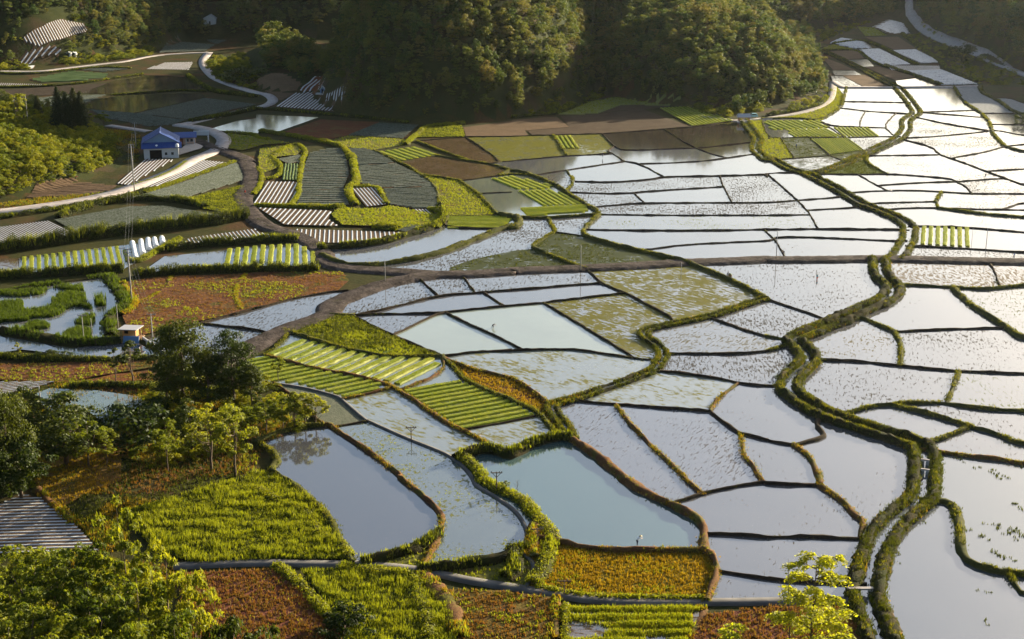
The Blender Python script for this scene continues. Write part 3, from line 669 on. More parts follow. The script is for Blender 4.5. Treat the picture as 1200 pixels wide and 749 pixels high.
leaf('bank_lit', [(.05, .06, .01), (.1, .11, .012), (.19, .17, .018)], .34, pos_scale=.2)  # pale blades for bank tops, sunlight put into their colour
leaf('grass_deep', [(.025, .038, .008), (.045, .06, .01), (.07, .075, .014)], .3, pos_scale=.25)  # dark blades; along bank sides their colour carries painted shade
leaf('grass_orange', [(.16, .085, .012), (.24, .15, .012), (.22, .19, .02)], .35, pos_scale=.25)
leaf('grass_red', [(.12, .03, .018), (.19, .055, .03), (.15, .085, .025)], .3, pos_scale=.4)
leaf('reed', [(.03, .05, .008), (.07, .1, .012), (.14, .155, .018)], .4, pos_scale=.2)
leaf('forest_leaf', [(.018, .042, .014), (.035, .065, .018), (.07, .095, .022), (.13, .14, .025), (.13, .1, .035)], .35, pos_scale=.02)
leaf('shrub_leaf', [(.04, .06, .009), (.11, .13, .01), (.21, .195, .015)], .45, pos_scale=.1)
leaf('front_leaf', [(.018, .034, .006), (.075, .1, .01), (.21, .21, .016)], .46, pos_scale=.3)
leaf('tree_leaf', [(.016, .03, .007), (.034, .048, .009), (.07, .08, .012)], .32, pos_scale=.1)
leaf('young_leaf', [(.09, .11, .012), (.13, .15, .016), (.18, .18, .02)], .5, pos_scale=.3)
leaf('locust_leaf', [(.2, .23, .012), (.3, .31, .02), (.38, .36, .03)], .55, pos_scale=.6)
leaf('conifer_leaf', [(.018, .03, .01), (.03, .042, .014), (.05, .055, .018)], .25, pos_scale=.1)
flat('bark', (.09, .065, .045), .9, .2, .4, 3)
flat('blue_roof', (.022, .055, .2), .45, .4, .15, 1.0); flat('blue_wall', (.12, .2, .32), .6, .4, .15, 1.0); flat('white_wall', (.46, .46, .46), .8, .2, .12, .8)
flat('red_wall', (.3, .1, .05), .8, .2, .2); flat('pink_wall', (.6, .4, .3), .8, .2, .15); flat('opening_shade', (.015, .013, .012), .9, .1); flat('glass_dark', (.03, .035, .04), .15, .6)  # near-black for openings: the dark inside is put into the colour
flat('white_metal', (.62, .63, .64), .5, .4, .1); flat('roof_pale', (.32, .31, .32), .6, .3, .1); flat('grey_concrete', (.36, .35, .33), .8, .2, .15); flat('pole_concrete', (.3, .28, .26), .8, .2, .15)
flat('insulator', (.09, .09, .1), .4, .4); flat('wire', (.1, .1, .1), .5, .4); flat('wood', (.2, .12, .06), .8, .2, .3); flat('blue_tarp', (.08, .17, .33), .5, .4, .2); flat('orange_tarp', (.45, .2, .06), .7, .2)
flat('pale_blue', (.2, .4, .44), .35, .5, .08); flat('tyre', (.02, .02, .02), .8, .2); flat('tunnel_film', (.68, .69, .7), .3, .5, .1, 3)
flat('skin', (.42, .26, .17), .6, .3, .08); flat('cloth_dark', (.03, .035, .06), .9, .1); flat('cloth_red', (.45, .05, .04), .9, .1); flat('cloth_blue', (.05, .1, .28), .9, .1); flat('cloth_white', (.7, .7, .68), .9, .1); flat('straw', (.55, .45, .25), .8, .2); flat('hair', (.015, .012, .01), .6, .3); flat('cloth_teal', (.04, .16, .2), .9, .1)
# ------------------------------------------------------------------ objects and meshes
def obj(name, mesh, parent=None, kind=None, label=None, cat=None, group=None):
    o = bpy.data.objects.new(name, mesh); COL.objects.link(o)
    if parent is not None: o.parent = parent
    if kind: o['kind'] = kind
    if label: o['label'] = label
    if cat: o['category'] = cat
    if group: o['group'] = group
    return o
def mesh(name, v, f, mats, idx=None, smooth_=False):
    me = bpy.data.meshes.new(name); v = np.asarray(v, dtype=np.float32)
    if isinstance(f, np.ndarray):
        n, k = f.shape; me.vertices.add(len(v)); me.vertices.foreach_set('co', v.ravel())
        me.loops.add(n * k); me.loops.foreach_set('vertex_index', f.astype(np.int32).ravel())
        me.polygons.add(n); me.polygons.foreach_set('loop_start', np.arange(0, n * k, k, dtype=np.int32))
        me.update(calc_edges=True)
    else: me.from_pydata([tuple(map(float, p)) for p in v], [], f)
    for m in (mats if isinstance(mats, (list, tuple)) else [mats]): me.materials.append(MATS[m])
    if idx is not None: me.polygons.foreach_set('material_index', np.asarray(idx, dtype=np.int32))
    if smooth_: me.polygons.foreach_set('use_smooth', np.ones(len(me.polygons), dtype=bool))
    return me
class MB:
    """collects simple solids, each with its own material slot, into one mesh"""
    def __init__(s): s.v = []; s.f = []; s.i = []; s.m = []
    def slot(s, m):
        if m not in s.m: s.m.append(m)
        return s.m.index(m)
    def add(s, v, f, m):
        o = len(s.v); s.v += [tuple(p) for p in v]; k = s.slot(m)
        for q in f: s.f.append([a + o for a in q]); s.i.append(k)
    def box(s, c, d, m, rz=0.0):
        x, y, z = d[0] / 2, d[1] / 2, d[2] / 2; cr, sr = math.cos(rz), math.sin(rz)
        P_ = [(-x, -y, -z), (x, -y, -z), (x, y, -z), (-x, y, -z), (-x, -y, z), (x, -y, z), (x, y, z), (-x, y, z)]
        s.add([(c[0] + a * cr - b * sr, c[1] + a * sr + b * cr, c[2] + e) for a, b, e in P_],
              [(3, 2, 1, 0), (4, 5, 6, 7), (0, 1, 5, 4), (1, 2, 6, 5), (2, 3, 7, 6), (3, 0, 4, 7)], m)
    def prism(s, poly, y0, y1, m):
        """polygon in x,z extruded along y"""
        n = len(poly)
        s.add([(a, y0, b) for a, b in poly] + [(a, y1, b) for a, b in poly],
              [list(range(n)), list(range(2 * n - 1, n - 1, -1))] + [(i, i + n, (i + 1) % n + n, (i + 1) % n) for i in range(n)], m)
    def tube(s, pts, rads, m, k=6):
        pts = [Vector(p) for p in pts]; V = []; F = []
        for i, p in enumerate(pts):
            d = (pts[min(i + 1, len(pts) - 1)] - pts[max(i - 1, 0)]).normalized()
            u = d.cross(Vector((0, 0, 1)) if abs(d.z) < .9 else Vector((1, 0, 0))).normalized(); w = d.cross(u)
            for a in range(k):
                t = 2 * math.pi * a / k; V.append(p + (u * math.cos(t) + w * math.sin(t)) * rads[i])
        for i in range(len(pts) - 1):
            for a in range(k): F.append((i * k + a, i * k + (a + 1) % k, (i + 1) * k + (a + 1) % k, (i + 1) * k + a))
        F.append(list(range(k - 1, -1, -1))); F.append([(len(pts) - 1) * k + a for a in range(k)])
        s.add(V, F, m)
    def mesh(s, name, smooth_=False): return mesh(name, s.v, s.f, s.m, s.i, smooth_)
def vnoise(x, y, sc, seed=0):
    """value noise on arrays"""
    x = np.asarray(x) * sc; y = np.asarray(y) * sc; xi = np.floor(x).astype(int); yi = np.floor(y).astype(int)
    fx = x - xi; fy = y - yi; fx = fx * fx * (3 - 2 * fx); fy = fy * fy * (3 - 2 * fy)
    def h(a, b):
        n = (a * 374761393 + b * 668265263 + seed * 974711) & 0x7fffffff
        n = ((n ^ (n >> 13)) * 1274126177) & 0x7fffffff
        return ((n ^ (n >> 16)) & 0xffff) / 65535.0
    return (h(xi, yi) * (1 - fx) + h(xi + 1, yi) * fx) * (1 - fy) + (h(xi, yi + 1) * (1 - fx) + h(xi + 1, yi + 1) * fx) * fy
# ------------------------------------------------------------------ terrain
HILLS = [  # centre x, y, half width, half depth, height, turn (deg), sharpness
 (-22, 640, 62, 118, 50, -4, 1.0), (77, 664, 52, 108, 31, 4, 1.0), (34, 712, 46, 92, 27, 0, 1.0), (30, 790, 120, 80, 36, 0, 1.0),
 (-105, 652, 24, 58, 11, 22, 1.0), (-318, 835, 136, 178, 75, 8, 1.0), (-150, 1000, 150, 195, 62, 0, 1.0),
 (110, 1040, 135, 215, 50, 0, 1.0), (440, 860, 200, 460, 62, -7, 1.0), (-190, 442, 66, 78, 9.5, 0, 1.0),
 (0, 1420, 520, 260, 120, 0, 1.0), (-420, 1180, 200, 280, 110, 0, 1.0), (-60, 104, 34, 36, 20, 0, 1.0)]
def H(x, y):
    x = np.asarray(x, float); y = np.asarray(y, float); z = np.zeros(np.broadcast(x, y).shape)
    for cx, cy, rx, ry, h, a, p in HILLS:
        c, s = math.cos(R(a)), math.sin(R(a)); u = (x - cx) * c + (y - cy) * s; v = -(x - cx) * s + (y - cy) * c
        r2 = (u / rx) ** 2 + (v / ry) ** 2
        q = np.clip(1 - r2, 0, None); hh = h * (1 - np.exp(-q * 1.6)) / (1 - math.exp(-1.6))
        z = np.maximum(z, hh)
    slope = np.clip((128 - y) * .5, 0, None); z = np.maximum(z, slope)
    k = np.clip(z / 6, 0, 1)
    return z + k * ((vnoise(x, y, .022, 1) - .5) * 15 + (vnoise(x, y, .06, 2) - .5) * 6) * np.clip(z / 14, 0, 1)
def GT(p):
    """sheet point -> point on the terrain"""
    dx = (p[0] - 600.0) / FPX; dy = (374.5 - p[1]) / FPX; Y = CP + dy * SP; Z = -SP + dy * CP
    t = np.linspace(60, 1700, 2400) / Y
    d = CAM_H + Z * t - H(dx * t, Y * t)
    k = np.nonzero(d <= 0)[0]
    if len(k) == 0: return (dx * t[-1], Y * t[-1], 0.0)
    k = k[0]
    if k > 0: u = d[k - 1] / (d[k - 1] - d[k]); tt = t[k - 1] + (t[k] - t[k - 1]) * u
    else: tt = t[0]
    x, y = float(dx * tt), float(Y * tt); return (x, y, float(H(x, y)))
def poly_xy(s): return [GT(p)[:2] for p in P(s)]
def inpoly(x, y, poly):
    c = np.zeros(x.shape, bool); j = len(poly) - 1
    for i in range(len(poly)):
        xi, yi = poly[i][0], poly[i][1]; xj, yj = poly[j][0], poly[j][1]
        if yi != yj: c ^= ((yi > y) != (yj > y)) & (x < (xj - xi) * (y - yi) / (yj - yi) + xi)
        j = i
    return c
def terrain():
    ys = np.concatenate([np.arange(-60, 160, 3.0), np.arange(160, 780, 4.0), np.arange(780, 1720, 8.0)])
    xs = np.concatenate([np.arange(-900, -330, 15.0), np.arange(-330, 330, 4.0), np.arange(330, 901, 15.0)])
    X, Y = np.meshgrid(xs, ys); Z = H(X, Y)
    z = np.where(Z < .05, -.06 + (vnoise(X, Y, .2, 5) - .8) * .06, Z - .06)
    n, m = X.shape; V = np.stack([X, Y, z], -1).reshape(-1, 3)
    i = np.arange((n - 1) * m).reshape(n - 1, m)[:, :-1].ravel()
    F = np.stack([i, i + 1, i + m + 1, i + m], 1)
    me = mesh('ground', V, F, ['ground', 'hill'], (Z[:-1, :-1].ravel() > .5).astype(int), True)
    obj('ground', me, kind='structure')
terrain()
def sheet(name, poly, z, mat, parent=None, drape=False):
    vv = [Vector((p[0], p[1], 0)) for p in poly]
    tris = tessellate_polygon([vv])
    V = [(p[0], p[1], z + (float(H(p[0], p[1])) if drape else 0)) for p in poly]
    F = []
    for a, b, c in tris:
        ar = (V[b][0]-V[a][0])*(V[c][1]-V[a][1])-(V[b][1]-V[a][1])*(V[c][0]-V[a][0])
        if abs(ar) < 1e-6: continue
        F.append((a, b, c) if ar > 0 else (a, c, b))
    return obj(name, mesh(name, V, F, mat), parent, None if parent else 'structure')
def resample(pts, step):
    pts = [np.array(p[:2], float) for p in pts]; out = [pts[0]]
    for a, b in zip(pts[:-1], pts[1:]):
        n = max(1, int(round(np.hypot(*(b - a)) / step)))
        for k in range(1, n + 1): out.append(a + (b - a) * k / n)
    return np.array(out)
def soften(pts, n=2):
    """round the corners of a polyline (Chaikin, ends kept)"""
    pts = [np.array(p[:2], float) for p in pts]
    for _ in range(n):
        q = [pts[0]]
        for a, b in zip(pts[:-1], pts[1:]): q += [a * .75 + b * .25, a * .25 + b * .75]
        pts = q + [pts[-1]]
    return pts
def side(c):
    d = np.gradient(c, axis=0); d /= np.maximum(np.hypot(d[:, 0], d[:, 1]), 1e-6)[:, None]
    return np.stack([-d[:, 1], d[:, 0]], 1)
def ribbon(name, pts, prof, mat, z0=0.0, jit=.12, step=1.3, kind='structure', parent=None, drape=False, soft=2, jz=None, sm=True):
    c = resample(soften(pts, soft) if soft else pts, step); n = len(c)
    if n < 2: return None
    s = side(c); k = len(prof); wj = 1 + (RNG.rand(n, k) - .5) * 2 * jit; zj = 1 + (RNG.rand(n, k) - .5) * 2 * (jit if jz is None else jz)
    off = np.array([p[0] for p in prof])[None] * wj; hz = np.array([p[1] for p in prof])[None] * zj
    if jit > .1:
        lf = .62 + .76 * vnoise(c[:, 0], c[:, 1], .22, 61)[:, None]; off = off * lf; hz = np.where(hz > 0, hz * (.7 + .6 * vnoise(c[:, 0], c[:, 1], .3, 62)[:, None]), hz); off = off + (vnoise(c[:, 0], c[:, 1], .35, 63)[:, None] - .5) * .35
    V = np.zeros((n, k, 3)); V[:, :, :2] = c[:, None] + s[:, None] * off[:, :, None]; V[:, :, 2] = hz + z0
    if drape: V[:, :, 2] += H(V[:, :, 0], V[:, :, 1]) if drape == 2 else np.maximum(H(V[:, :, 0], V[:, :, 1]), H(c[:, 0], c[:, 1])[:, None] * .8)
    i = (np.arange(n - 1)[:, None] * k + np.arange(k - 1)[None]).ravel()
    F = np.stack([i, i + k, i + k + 1, i + 1], 1)
    return obj(name, mesh(name, V.reshape(-1, 3), F[:, ::-1], mat, None, sm), parent, kind if parent is None else (kind if kind == 'stuff' else None))
# ------------------------------------------------------------------ grass and leaves
class Blades:
    def __init__(s): s.V = []; s.n = 0
    def add(s, xy, z, h, w, nb=5, lean=.45, spread=.16):
        n = len(xy)
        if n == 0: return
        xy = np.repeat(xy, nb, 0); z = np.repeat(np.broadcast_to(z, n), nb); h = np.repeat(np.broadcast_to(h, n), nb) * (.6 + .7 * RNG.rand(n * nb))
        m = n * nb; xy = xy + RNG.randn(m, 2) * spread; a = RNG.rand(m) * 2 * math.pi; b = RNG.rand(m) * 2 * math.pi; l = RNG.rand(m) * lean
        d = np.stack([np.cos(a), np.sin(a)], 1) * (w * (.7 + .6 * RNG.rand(m)))[:, None] * .5
        V = np.zeros((m, 3, 3)); V[:, 0, :2] = xy - d; V[:, 1, :2] = xy + d; V[:, 0, 2] = V[:, 1, 2] = z
        V[:, 2, :2] = xy + np.stack([np.cos(b), np.sin(b)], 1) * (l * h)[:, None]; V[:, 2, 2] = z + h
        s.V.append(V.reshape(-1, 3))
    def build(s, name, mat, parent=None, kind='stuff'):
        if not s.V: return
        V = np.concatenate(s.V); F = np.arange(len(V)).reshape(-1, 3)
        return obj(name, mesh(name, V, F, mat), parent, kind)
def leaf_quads(c, nrm, size, asp=.6):
    """quads centred on c, facing nrm, random turn"""
    n = len(c); nrm = nrm / np.maximum(np.linalg.norm(nrm, axis=1), 1e-6)[:, None]
    r = RNG.randn(n, 3); u = np.cross(nrm, r); u /= np.maximum(np.linalg.norm(u, axis=1), 1e-6)[:, None]; v = np.cross(nrm, u)
    size = np.broadcast_to(size, n)[:, None] * (.7 + .6 * RNG.rand(n, 1)); u = u * size * .5; v = v * size * .5 * asp
    return np.stack([c - u * .9 - v * .4, c + v, c + u, c - v * .9], 1).reshape(-1, 3)
def quad_faces(nv): return np.arange(nv).reshape(-1, 4)
def scatter(poly, dens, mask=None):
    a = np.array(poly); x0, y0 = a.min(0); x1, y1 = a.max(0); n = int((x1 - x0) * (y1 - y0) * dens)
    x = x0 + RNG.rand(n) * (x1 - x0); y = y0 + RNG.rand(n) * (y1 - y0); k = inpoly(x, y, poly)
    x, y = x[k], y[k]
    if mask is not None: k = mask(x, y); x, y = x[k], y[k]
    return np.stack([x, y], 1)
# ------------------------------------------------------------------ fields, banks, roads and canals
NL, NR, NC = len(LINES), len(ROADS), len(CANALS)
raw = [extend(P(l[3])) for l in LINES] + [extend(P(r[4])) for r in ROADS] + [extend(P(c[3])) for c in CANALS] + [FRAME, FRAME2]
FACES, TIED = seg_arr(raw)
SEEDP = [(k, P(s)[0]) for k, s in SEEDS]
KIND_NAME = {'hill': 'hillside', 'grassy': 'grass_verge', 'grass_dark': 'grass_field', 'scrub': 'rough_field', 'dryred': 'rough_field', 'orange': 'rough_field', 'crop': 'crop_field', 'silver': 'crop_field', 'pondblue': 'pond', 'pondgrey': 'pond', 'mud': 'flooded_field'}
FACE_OBJ = []; bank = {k: Blades() for k in ('grass_lit', 'bank_lit', 'grass_deep', 'grass_orange', 'grass_red', 'reed')}
for f in FACES:
    ks = [m for m, p in SEEDP if inside(p, f)]; key = ks[0] if ks else 'clear'
    g = [G(p) for p in f]
    o = sheet(KIND_NAME.get(key, 'paddy_field'), g, 0.0, key); FACE_OBJ.append((f, g, o, key))
def tuft_line(pts, per_m, half, h, w, key, z=0.0, nb=5, drape=False, gate=.33):
    c = resample(pts, .5); n = int(len(c) * .5 * per_m)
    if n < 1: return
    i = RNG.randint(0, len(c), n); s = side(c)[i]; off = (RNG.rand(n) * 2 - 1) * half
    xy = c[i] + s * off[:, None] + RNG.randn(n, 2) * .15
    k_ = vnoise(xy[:, 0], xy[:, 1], .3, 13) > gate; xy = xy[k_]; off = off[k_]; n = len(xy)
    if n == 0: return
    zz = z * (1 - np.abs(off) / max(half, .01) * .6)
    if drape: zz = zz + H(xy[:, 0], xy[:, 1])
    bank[key].add(xy, zz, h * (.6 + .5 * vnoise(xy[:, 0], xy[:, 1], .35, 9)), w, nb)
for (kind, w, h, _), l in zip(LINES, TIED[:NL]):
    if kind == 'n': continue
    pts = [G(p) for p in l]; w = w * (.85 if kind != 'b' else .72)
    mat = {'e': 'bund_mud', 'b': 'bund_brown', 'g': 'bund_grass', 'h': 'bank_dark'}[kind]
    ribbon('earth_bund', pts, [(-w * .52, -.05), (-w * .36, h * .8), (0, h), (w * .36, h * .8), (w * .52, -.05)], mat, jit=.24, soft=1)
    sp = soften(pts, 1)
    if kind == 'g': tuft_line(sp, 5, w * .25, .42, .12, 'bank_lit', h * .9); tuft_line(sp, 8, w * .6, .35, .13, 'grass_deep', h * .8)  # pale blades on top, dark down the sides: painted sun and shade
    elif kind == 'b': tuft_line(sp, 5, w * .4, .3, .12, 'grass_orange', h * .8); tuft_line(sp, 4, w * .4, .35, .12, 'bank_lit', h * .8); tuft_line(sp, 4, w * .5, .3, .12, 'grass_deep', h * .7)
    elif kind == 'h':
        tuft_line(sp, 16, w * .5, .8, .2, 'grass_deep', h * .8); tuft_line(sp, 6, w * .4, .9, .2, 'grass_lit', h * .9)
    else: tuft_line(sp, 1.2, w * .4, .22, .1, 'grass_deep', h * .7)
for (name, hw, h, mat, _), l in zip(ROADS, TIED[NL:NL + NR]):
    pts = [GT(p)[:2] for p in l]
    if mat == 'track':
        ribbon(name, pts, [(-hw - 1.0, -.05), (-hw, h), (-hw * .6, h * .92), (-hw * .3, h * 1.06), (0, h), (hw * .3, h * 1.06), (hw * .6, h * .92), (hw, h), (hw + 1.0, -.05)], mat, jit=.08, drape=True)
        tuft_line(soften(pts), 3, hw * 1.15, .25, .12, 'grass_deep', h * .9)
    else:
        ribbon(name, pts, [(-hw - .02, -.3), (-hw, h), (0, h + .03), (hw, h), (hw + .02, -.3)], mat, jit=.01, drape=True, sm=False)
for (ww, bw, bh, _), l in zip(CANALS, TIED[NL + NR:NL + NR + NC]):
    pts = soften([G(p) for p in l], 2); c = resample(pts, 1.3); s = side(c)
    ribbon('canal_water', c, [(-ww * .75, .03), (0, .03), (ww * .75, .03)], 'stream', jit=0, soft=0)
    for sg in (-1, 1):
        m = c + s * (sg * (ww * .5 + bw * .5))
        ribbon('canal_bank', m, [(-bw * .62, -.05), (-bw * .36, bh * .9), (0, bh), (bw * .36, bh * .9), (bw * .62, -.05)], 'bank_dark', jit=.3, soft=0, step=.8)
        dn = 1 if ww < 1.55 and bw > 1 else .45
        tuft_line(m, 8 * dn, bw * .35, .5, .12, 'bank_lit', bh * .9, gate=.45); tuft_line(m, 26 * dn, bw * .6, .45, .13, 'grass_deep', bh * .8, gate=.15); tuft_line(m, 5 * dn, bw * .6, .5, .12, 'grass_orange', bh * .6, gate=.6)  # sunlit crest and shaded flanks painted by blade colour
# ---- rows
def hatch(poly, n, a, b):
    """clip n rows parallel to a-b to a polygon; returns list of (p, q, spacing)"""
    a = np.array(a); b = np.array(b); d = (b - a) / np.hypot(*(b - a)); nn = np.array([-d[1], d[0]])
    P_ = np.array(poly); pr = P_ @ nn; lo, hi = pr.min(), pr.max(); sp = (hi - lo) / n; rows = []
    for k in range(n):
        t = lo + (k + .5) * sp; xs = []
        for i in range(len(P_)):
            p, q = P_[i], P_[(i + 1) % len(P_)]; u, v = p @ nn - t, q @ nn - t
            if (u > 0) != (v > 0): xs.append(float((p + (q - p) * (u / (u - v))) @ d))
        xs.sort()
        for x0, x1 in zip(xs[::2], xs[1::2]):
            if x1 - x0 > 1.0: rows.append((d * x0 + nn * t, d * x1 + nn * t, sp))
    return rows
def ridge(p, q, w, h, z, drape, step=2.5, wob=.08):
    c = resample([p, q], step); n = len(c); s = side(c)
    prof = [(-w / 2, -.08), (-w * .36, h), (0, h * 1.12), (w * .36, h), (w / 2, -.08)]; k = 5
    V = np.zeros((n, k, 3)); e = RNG.randn(n, 1, 1) * wob * w
    V[:, :, :2] = c[:, None] + s[:, None] * (np.array([a for a, _ in prof])[None, :, None] * (1 + (RNG.rand(n, k, 1) - .5) * .25) + e)
    V[:, :, 2] = np.array([b for _, b in prof])[None] * (1 + (RNG.rand(n, k) - .5) * .3) + z
    if drape: V[:, :, 2] += H(V[:, :, 0], V[:, :, 1])
    i = (np.arange(n - 1)[:, None] * k + np.arange(k - 1)[None]).ravel(); F = np.stack([i, i + k, i + k + 1, i + 1], 1)[:, ::-1]
    return V.reshape(-1, 3), F
def bed_blades(p, q, w, z, dens):
    L_ = np.hypot(*(q - p)); n = int(L_ * w * dens); t = RNG.rand(n); d = (q - p) / L_; s = np.array([-d[1], d[0]])
    xy = p + (q - p) * t[:, None] + s * ((RNG.rand(n) - .5) * w * .86)[:, None]; B = Blades(); B.add(xy, z, .16, .12, 2, .6, .05)
    return np.concatenate(B.V) if B.V else np.zeros((0, 3))
def rows_on(kind, n, line, poly, parent, z, drape=False):
    a, b = [GT(p)[:2] for p in P(line)]; rows = hatch(poly, n, a, b)
    if kind in ('crop', 'veg', 'film'):
        VV, FF, o = [], [], 0
        for p, q, sp in rows:
            V, F = ridge(p, q, sp * .8, .16 if kind == 'crop' else .3, z, drape, 2.0); VV.append(V); FF.append(F + o); o += len(V)
        if VV: obj('crop_rows', mesh('crop_rows', np.concatenate(VV), np.concatenate(FF), {'crop': 'crop_ridge', 'veg': 'veg', 'film': 'silver_ridge'}[kind]), parent, 'stuff')
        return
    far = math.hypot(*np.mean(poly, axis=0)) > 420
    for p, q, sp in rows:
        if kind == 'mulch':
            V, F = ridge(p, q, sp * .4, .05, z, drape, 3.0, .03); obj('plastic_mulch_row', mesh('plastic_mulch_row', V, F, 'mulch_film'), parent)
        else:
            w = sp * .66; V, F = ridge(p, q, w, .26, z, drape, 2.0, .04)
            T = bed_blades(p, q, w, z + .25, 5 if far else 9)
            f = [list(map(int, r)) for r in F] + [[len(V) + 3 * k, len(V) + 3 * k + 1, len(V) + 3 * k + 2] for k in range(len(T) // 3)]
            obj('seedling_bed', mesh('seedling_bed', np.concatenate([V, T]), f, 'seedlings'), parent)
DRY = []
for i, (name, mat, s, rw) in enumerate(FIELDS):
    poly = [G(p) for p in P(s)] if s.startswith('A0 -60,4') else poly_xy(s); cz = float(np.mean(H(*np.array(poly).T))); z = .03 + .004 * i; dr = cz > .3
    if dr:
        e = np.array(poly); k = e.mean(0); ex = hatch(poly, max(3, int(np.ptp(e[:, 1]) / 2.2)), k, k + np.array([1.0, 0])); VV, FF, q0 = [], [], 0
        for p, q, sp in ex:
            V, F = ridge(p, q, sp * 1.25, .12, z, True, 2.5, .01); VV.append(V); FF.append(F + q0); q0 += len(V)
        o = obj(name, mesh(name, np.concatenate(VV), np.concatenate(FF), mat, None, True), kind='structure'); z += .2
    else: o = sheet(name, poly, z, mat)
    DRY.append((name, mat, poly, o, z))
    if rw: rows_on(rw[0], rw[1], rw[2], poly, o, z, dr)
for kind, n, s, line in BEDS:
    pp = P(s); poly = [G(p) for p in pp]; c = np.mean(pp, axis=0); par = None
    for f, g, o, k in FACE_OBJ:
        if inside(c, f): par = o
    if par is None:
        best = [d for d in DRY if inpoly(np.array([G(c)[0]]), np.array([G(c)[1]]), d[2])[0]]
        par = best[-1][3] if best else sheet('seedling_field', poly, .02, 'seedwet')
    rows_on(kind, n, line, poly, par, .02)
# plots of plastic rows on the wooded slope
for s, n, line in (('A0 95,190 200,125 280,92 400,115 402,150 280,185 180,220', 26, 'A0 230,120 262,180'), ('A0 95,280 130,245 250,215 290,235 280,255 160,270 150,320 138,320', 14, 'A0 140,300 200,225')):
    poly = poly_xy(s)
    a, b = [GT(p)[:2] for p in P(line)]; rows = hatch(poly, n, a, b); VV, FF, q0 = [], [], 0
    for p, q, sp in rows:
        V, F = ridge(p, q, sp * 1.5, .1, .15, True, 3); VV.append(V); FF.append(F + q0); q0 += len(V)
    o = obj('mulched_field', mesh('plot_soil', np.concatenate(VV), np.concatenate(FF), 'soil'), kind='structure')
    for p, q, sp in rows:
        V, F = ridge(p, q, sp * .34, .05, .3, True, 3, .03); obj('plastic_mulch_row', mesh('plastic_mulch_row', V, F, 'mulch_film'), o)
    DRY.append(('plot', 'soil', poly, o, 0))
# ---- grass, reeds, plants
for name, mat, poly, o, z in DRY:
    near = math.hypot(*np.mean(poly, axis=0)) < 330; m = 1.0 if near else .45
    if mat == 'grass':
        g_ = scatter(poly, 9 * m); bank['grass_lit'].add(g_, z, (.2 + .75 * vnoise(g_[:, 0], g_[:, 1] * 1.8, .55, 31)) * (1 if near else .6), .12, 5); bank['grass_deep'].add(scatter(poly, 4 * m), z, .4, .15, 5)
    elif mat == 'redplants': (lambda g_: (bank['grass_red'].add(g_, z + H(g_[:, 0], g_[:, 1]), .35, .16, 4)))(scatter(poly, 7)); bank['grass_lit'].add(scatter(poly, .5), z, .25, .14, 4)
    elif mat == 'brownrow':
        bank['grass_red'].add(scatter(poly, 4), z, .3, .18, 4); bank['grass_lit'].add(scatter(poly, 4, lambda x, y: vnoise(x, y * 2, .5, 3) > .5), z, .3, .16, 4)
    elif mat == 'dryred': bank['grass_red'].add(scatter(poly, 1.5), z, .25, .16, 4); bank['grass_lit'].add(scatter(poly, 1.6, lambda x, y: vnoise(x, y, .15, 3) > .55), z, .3, .16, 4)
    elif mat == 'orangebrown': bank['grass_orange'].add(scatter(poly, 4, lambda x, y: vnoise(x, y, .2, 3) > .4), z, .3, .16, 4)
    elif mat in ('roughgreen', 'olive', 'paleg'): bank['grass_lit'].add(scatter(poly, 3 if mat == 'roughgreen' else 1.2), z, .35, .2, 4)
    if name == 'rice_seedling_field':
        a, b = G(P('D2 250,625')[0]), G(P('D2 860,625')[0])
        for p, q, sp in hatch(poly, 6, a, b):
            tuft_line([p, q], 42, sp * .3, .6, .15, 'grass_lit', z)
            tuft_line([p, q], 14, sp * .3, .4, .16, 'grass_orange', z)
for f, g, o, k in FACE_OBJ:
    if k == 'orange':
        bank['grass_orange'].add(scatter(g, 9), 0, .32, .16, 4); bank['grass_lit'].add(scatter(g, 3, lambda x, y: vnoise(x, y, .3, 4) > .6), 0, .3, .16, 4)
    elif k == 'scrub':
        bank['grass_lit'].add(scatter(g, 5), 0, .45, .18, 5); bank['grass_deep'].add(scatter(g, 4, lambda x, y: vnoise(x, y, .2, 4) > .5), 0, .6, .2, 5)
    elif k in ('grassy', 'grass_dark'): bank['grass_lit' if k == 'grassy' else 'grass_deep'].add(scatter(g, 2.5), 0, .35, .16, 4)
    elif k == 'dryred': bank['grass_orange'].add(scatter(g, 6), 0, .3, .16, 4)
    elif k == 'moss': bank['grass_deep'].add(scatter(g, 1.6, lambda x, y: vnoise(x, y, .3, 4) > .4), 0, .18, .2, 4)
    elif k == 'weeds': bank['grass_deep'].add(scatter(g, 1.6, lambda x, y: vnoise(x + y * .6, y * .35, .42, 6) > .72), 0, .3, .16, 6)
    elif k == 'weedl': bank['grass_deep'].add(scatter(g, .8, lambda x, y: vnoise(x, y, .3, 6) > .78), 0, .22, .14, 5)
    elif k == 'algaew': bank['grass_lit'].add(scatter(g, 1.2, lambda x, y: vnoise(x, y, .3, 8) > .72), 0, .1, .14, 5)
for s in ('B0 0,650 200,630 330,612 360,640 200,680 0,720', 'C0 0,5 150,0 300,40 420,60 420,110 300,120 0,70', 'B0 130,665 380,612 400,690 440,749 ; C0 420,100 360,118 0,62 -60,60 ; B0 -60,720 0,700 60,710', ):
    pl = [G(p) for p in P(s)]; bank['reed'].add(scatter(pl, 9, lambda x, y: vnoise(x, y, .2, 12) > .41), .15, .85, .2, 5, .4)
bank['reed'].add(scatter([G(p) for p in P('B0 440,675 490,672 485,710 445,712')], 5), .2, 1.6, .2, 5, .2)
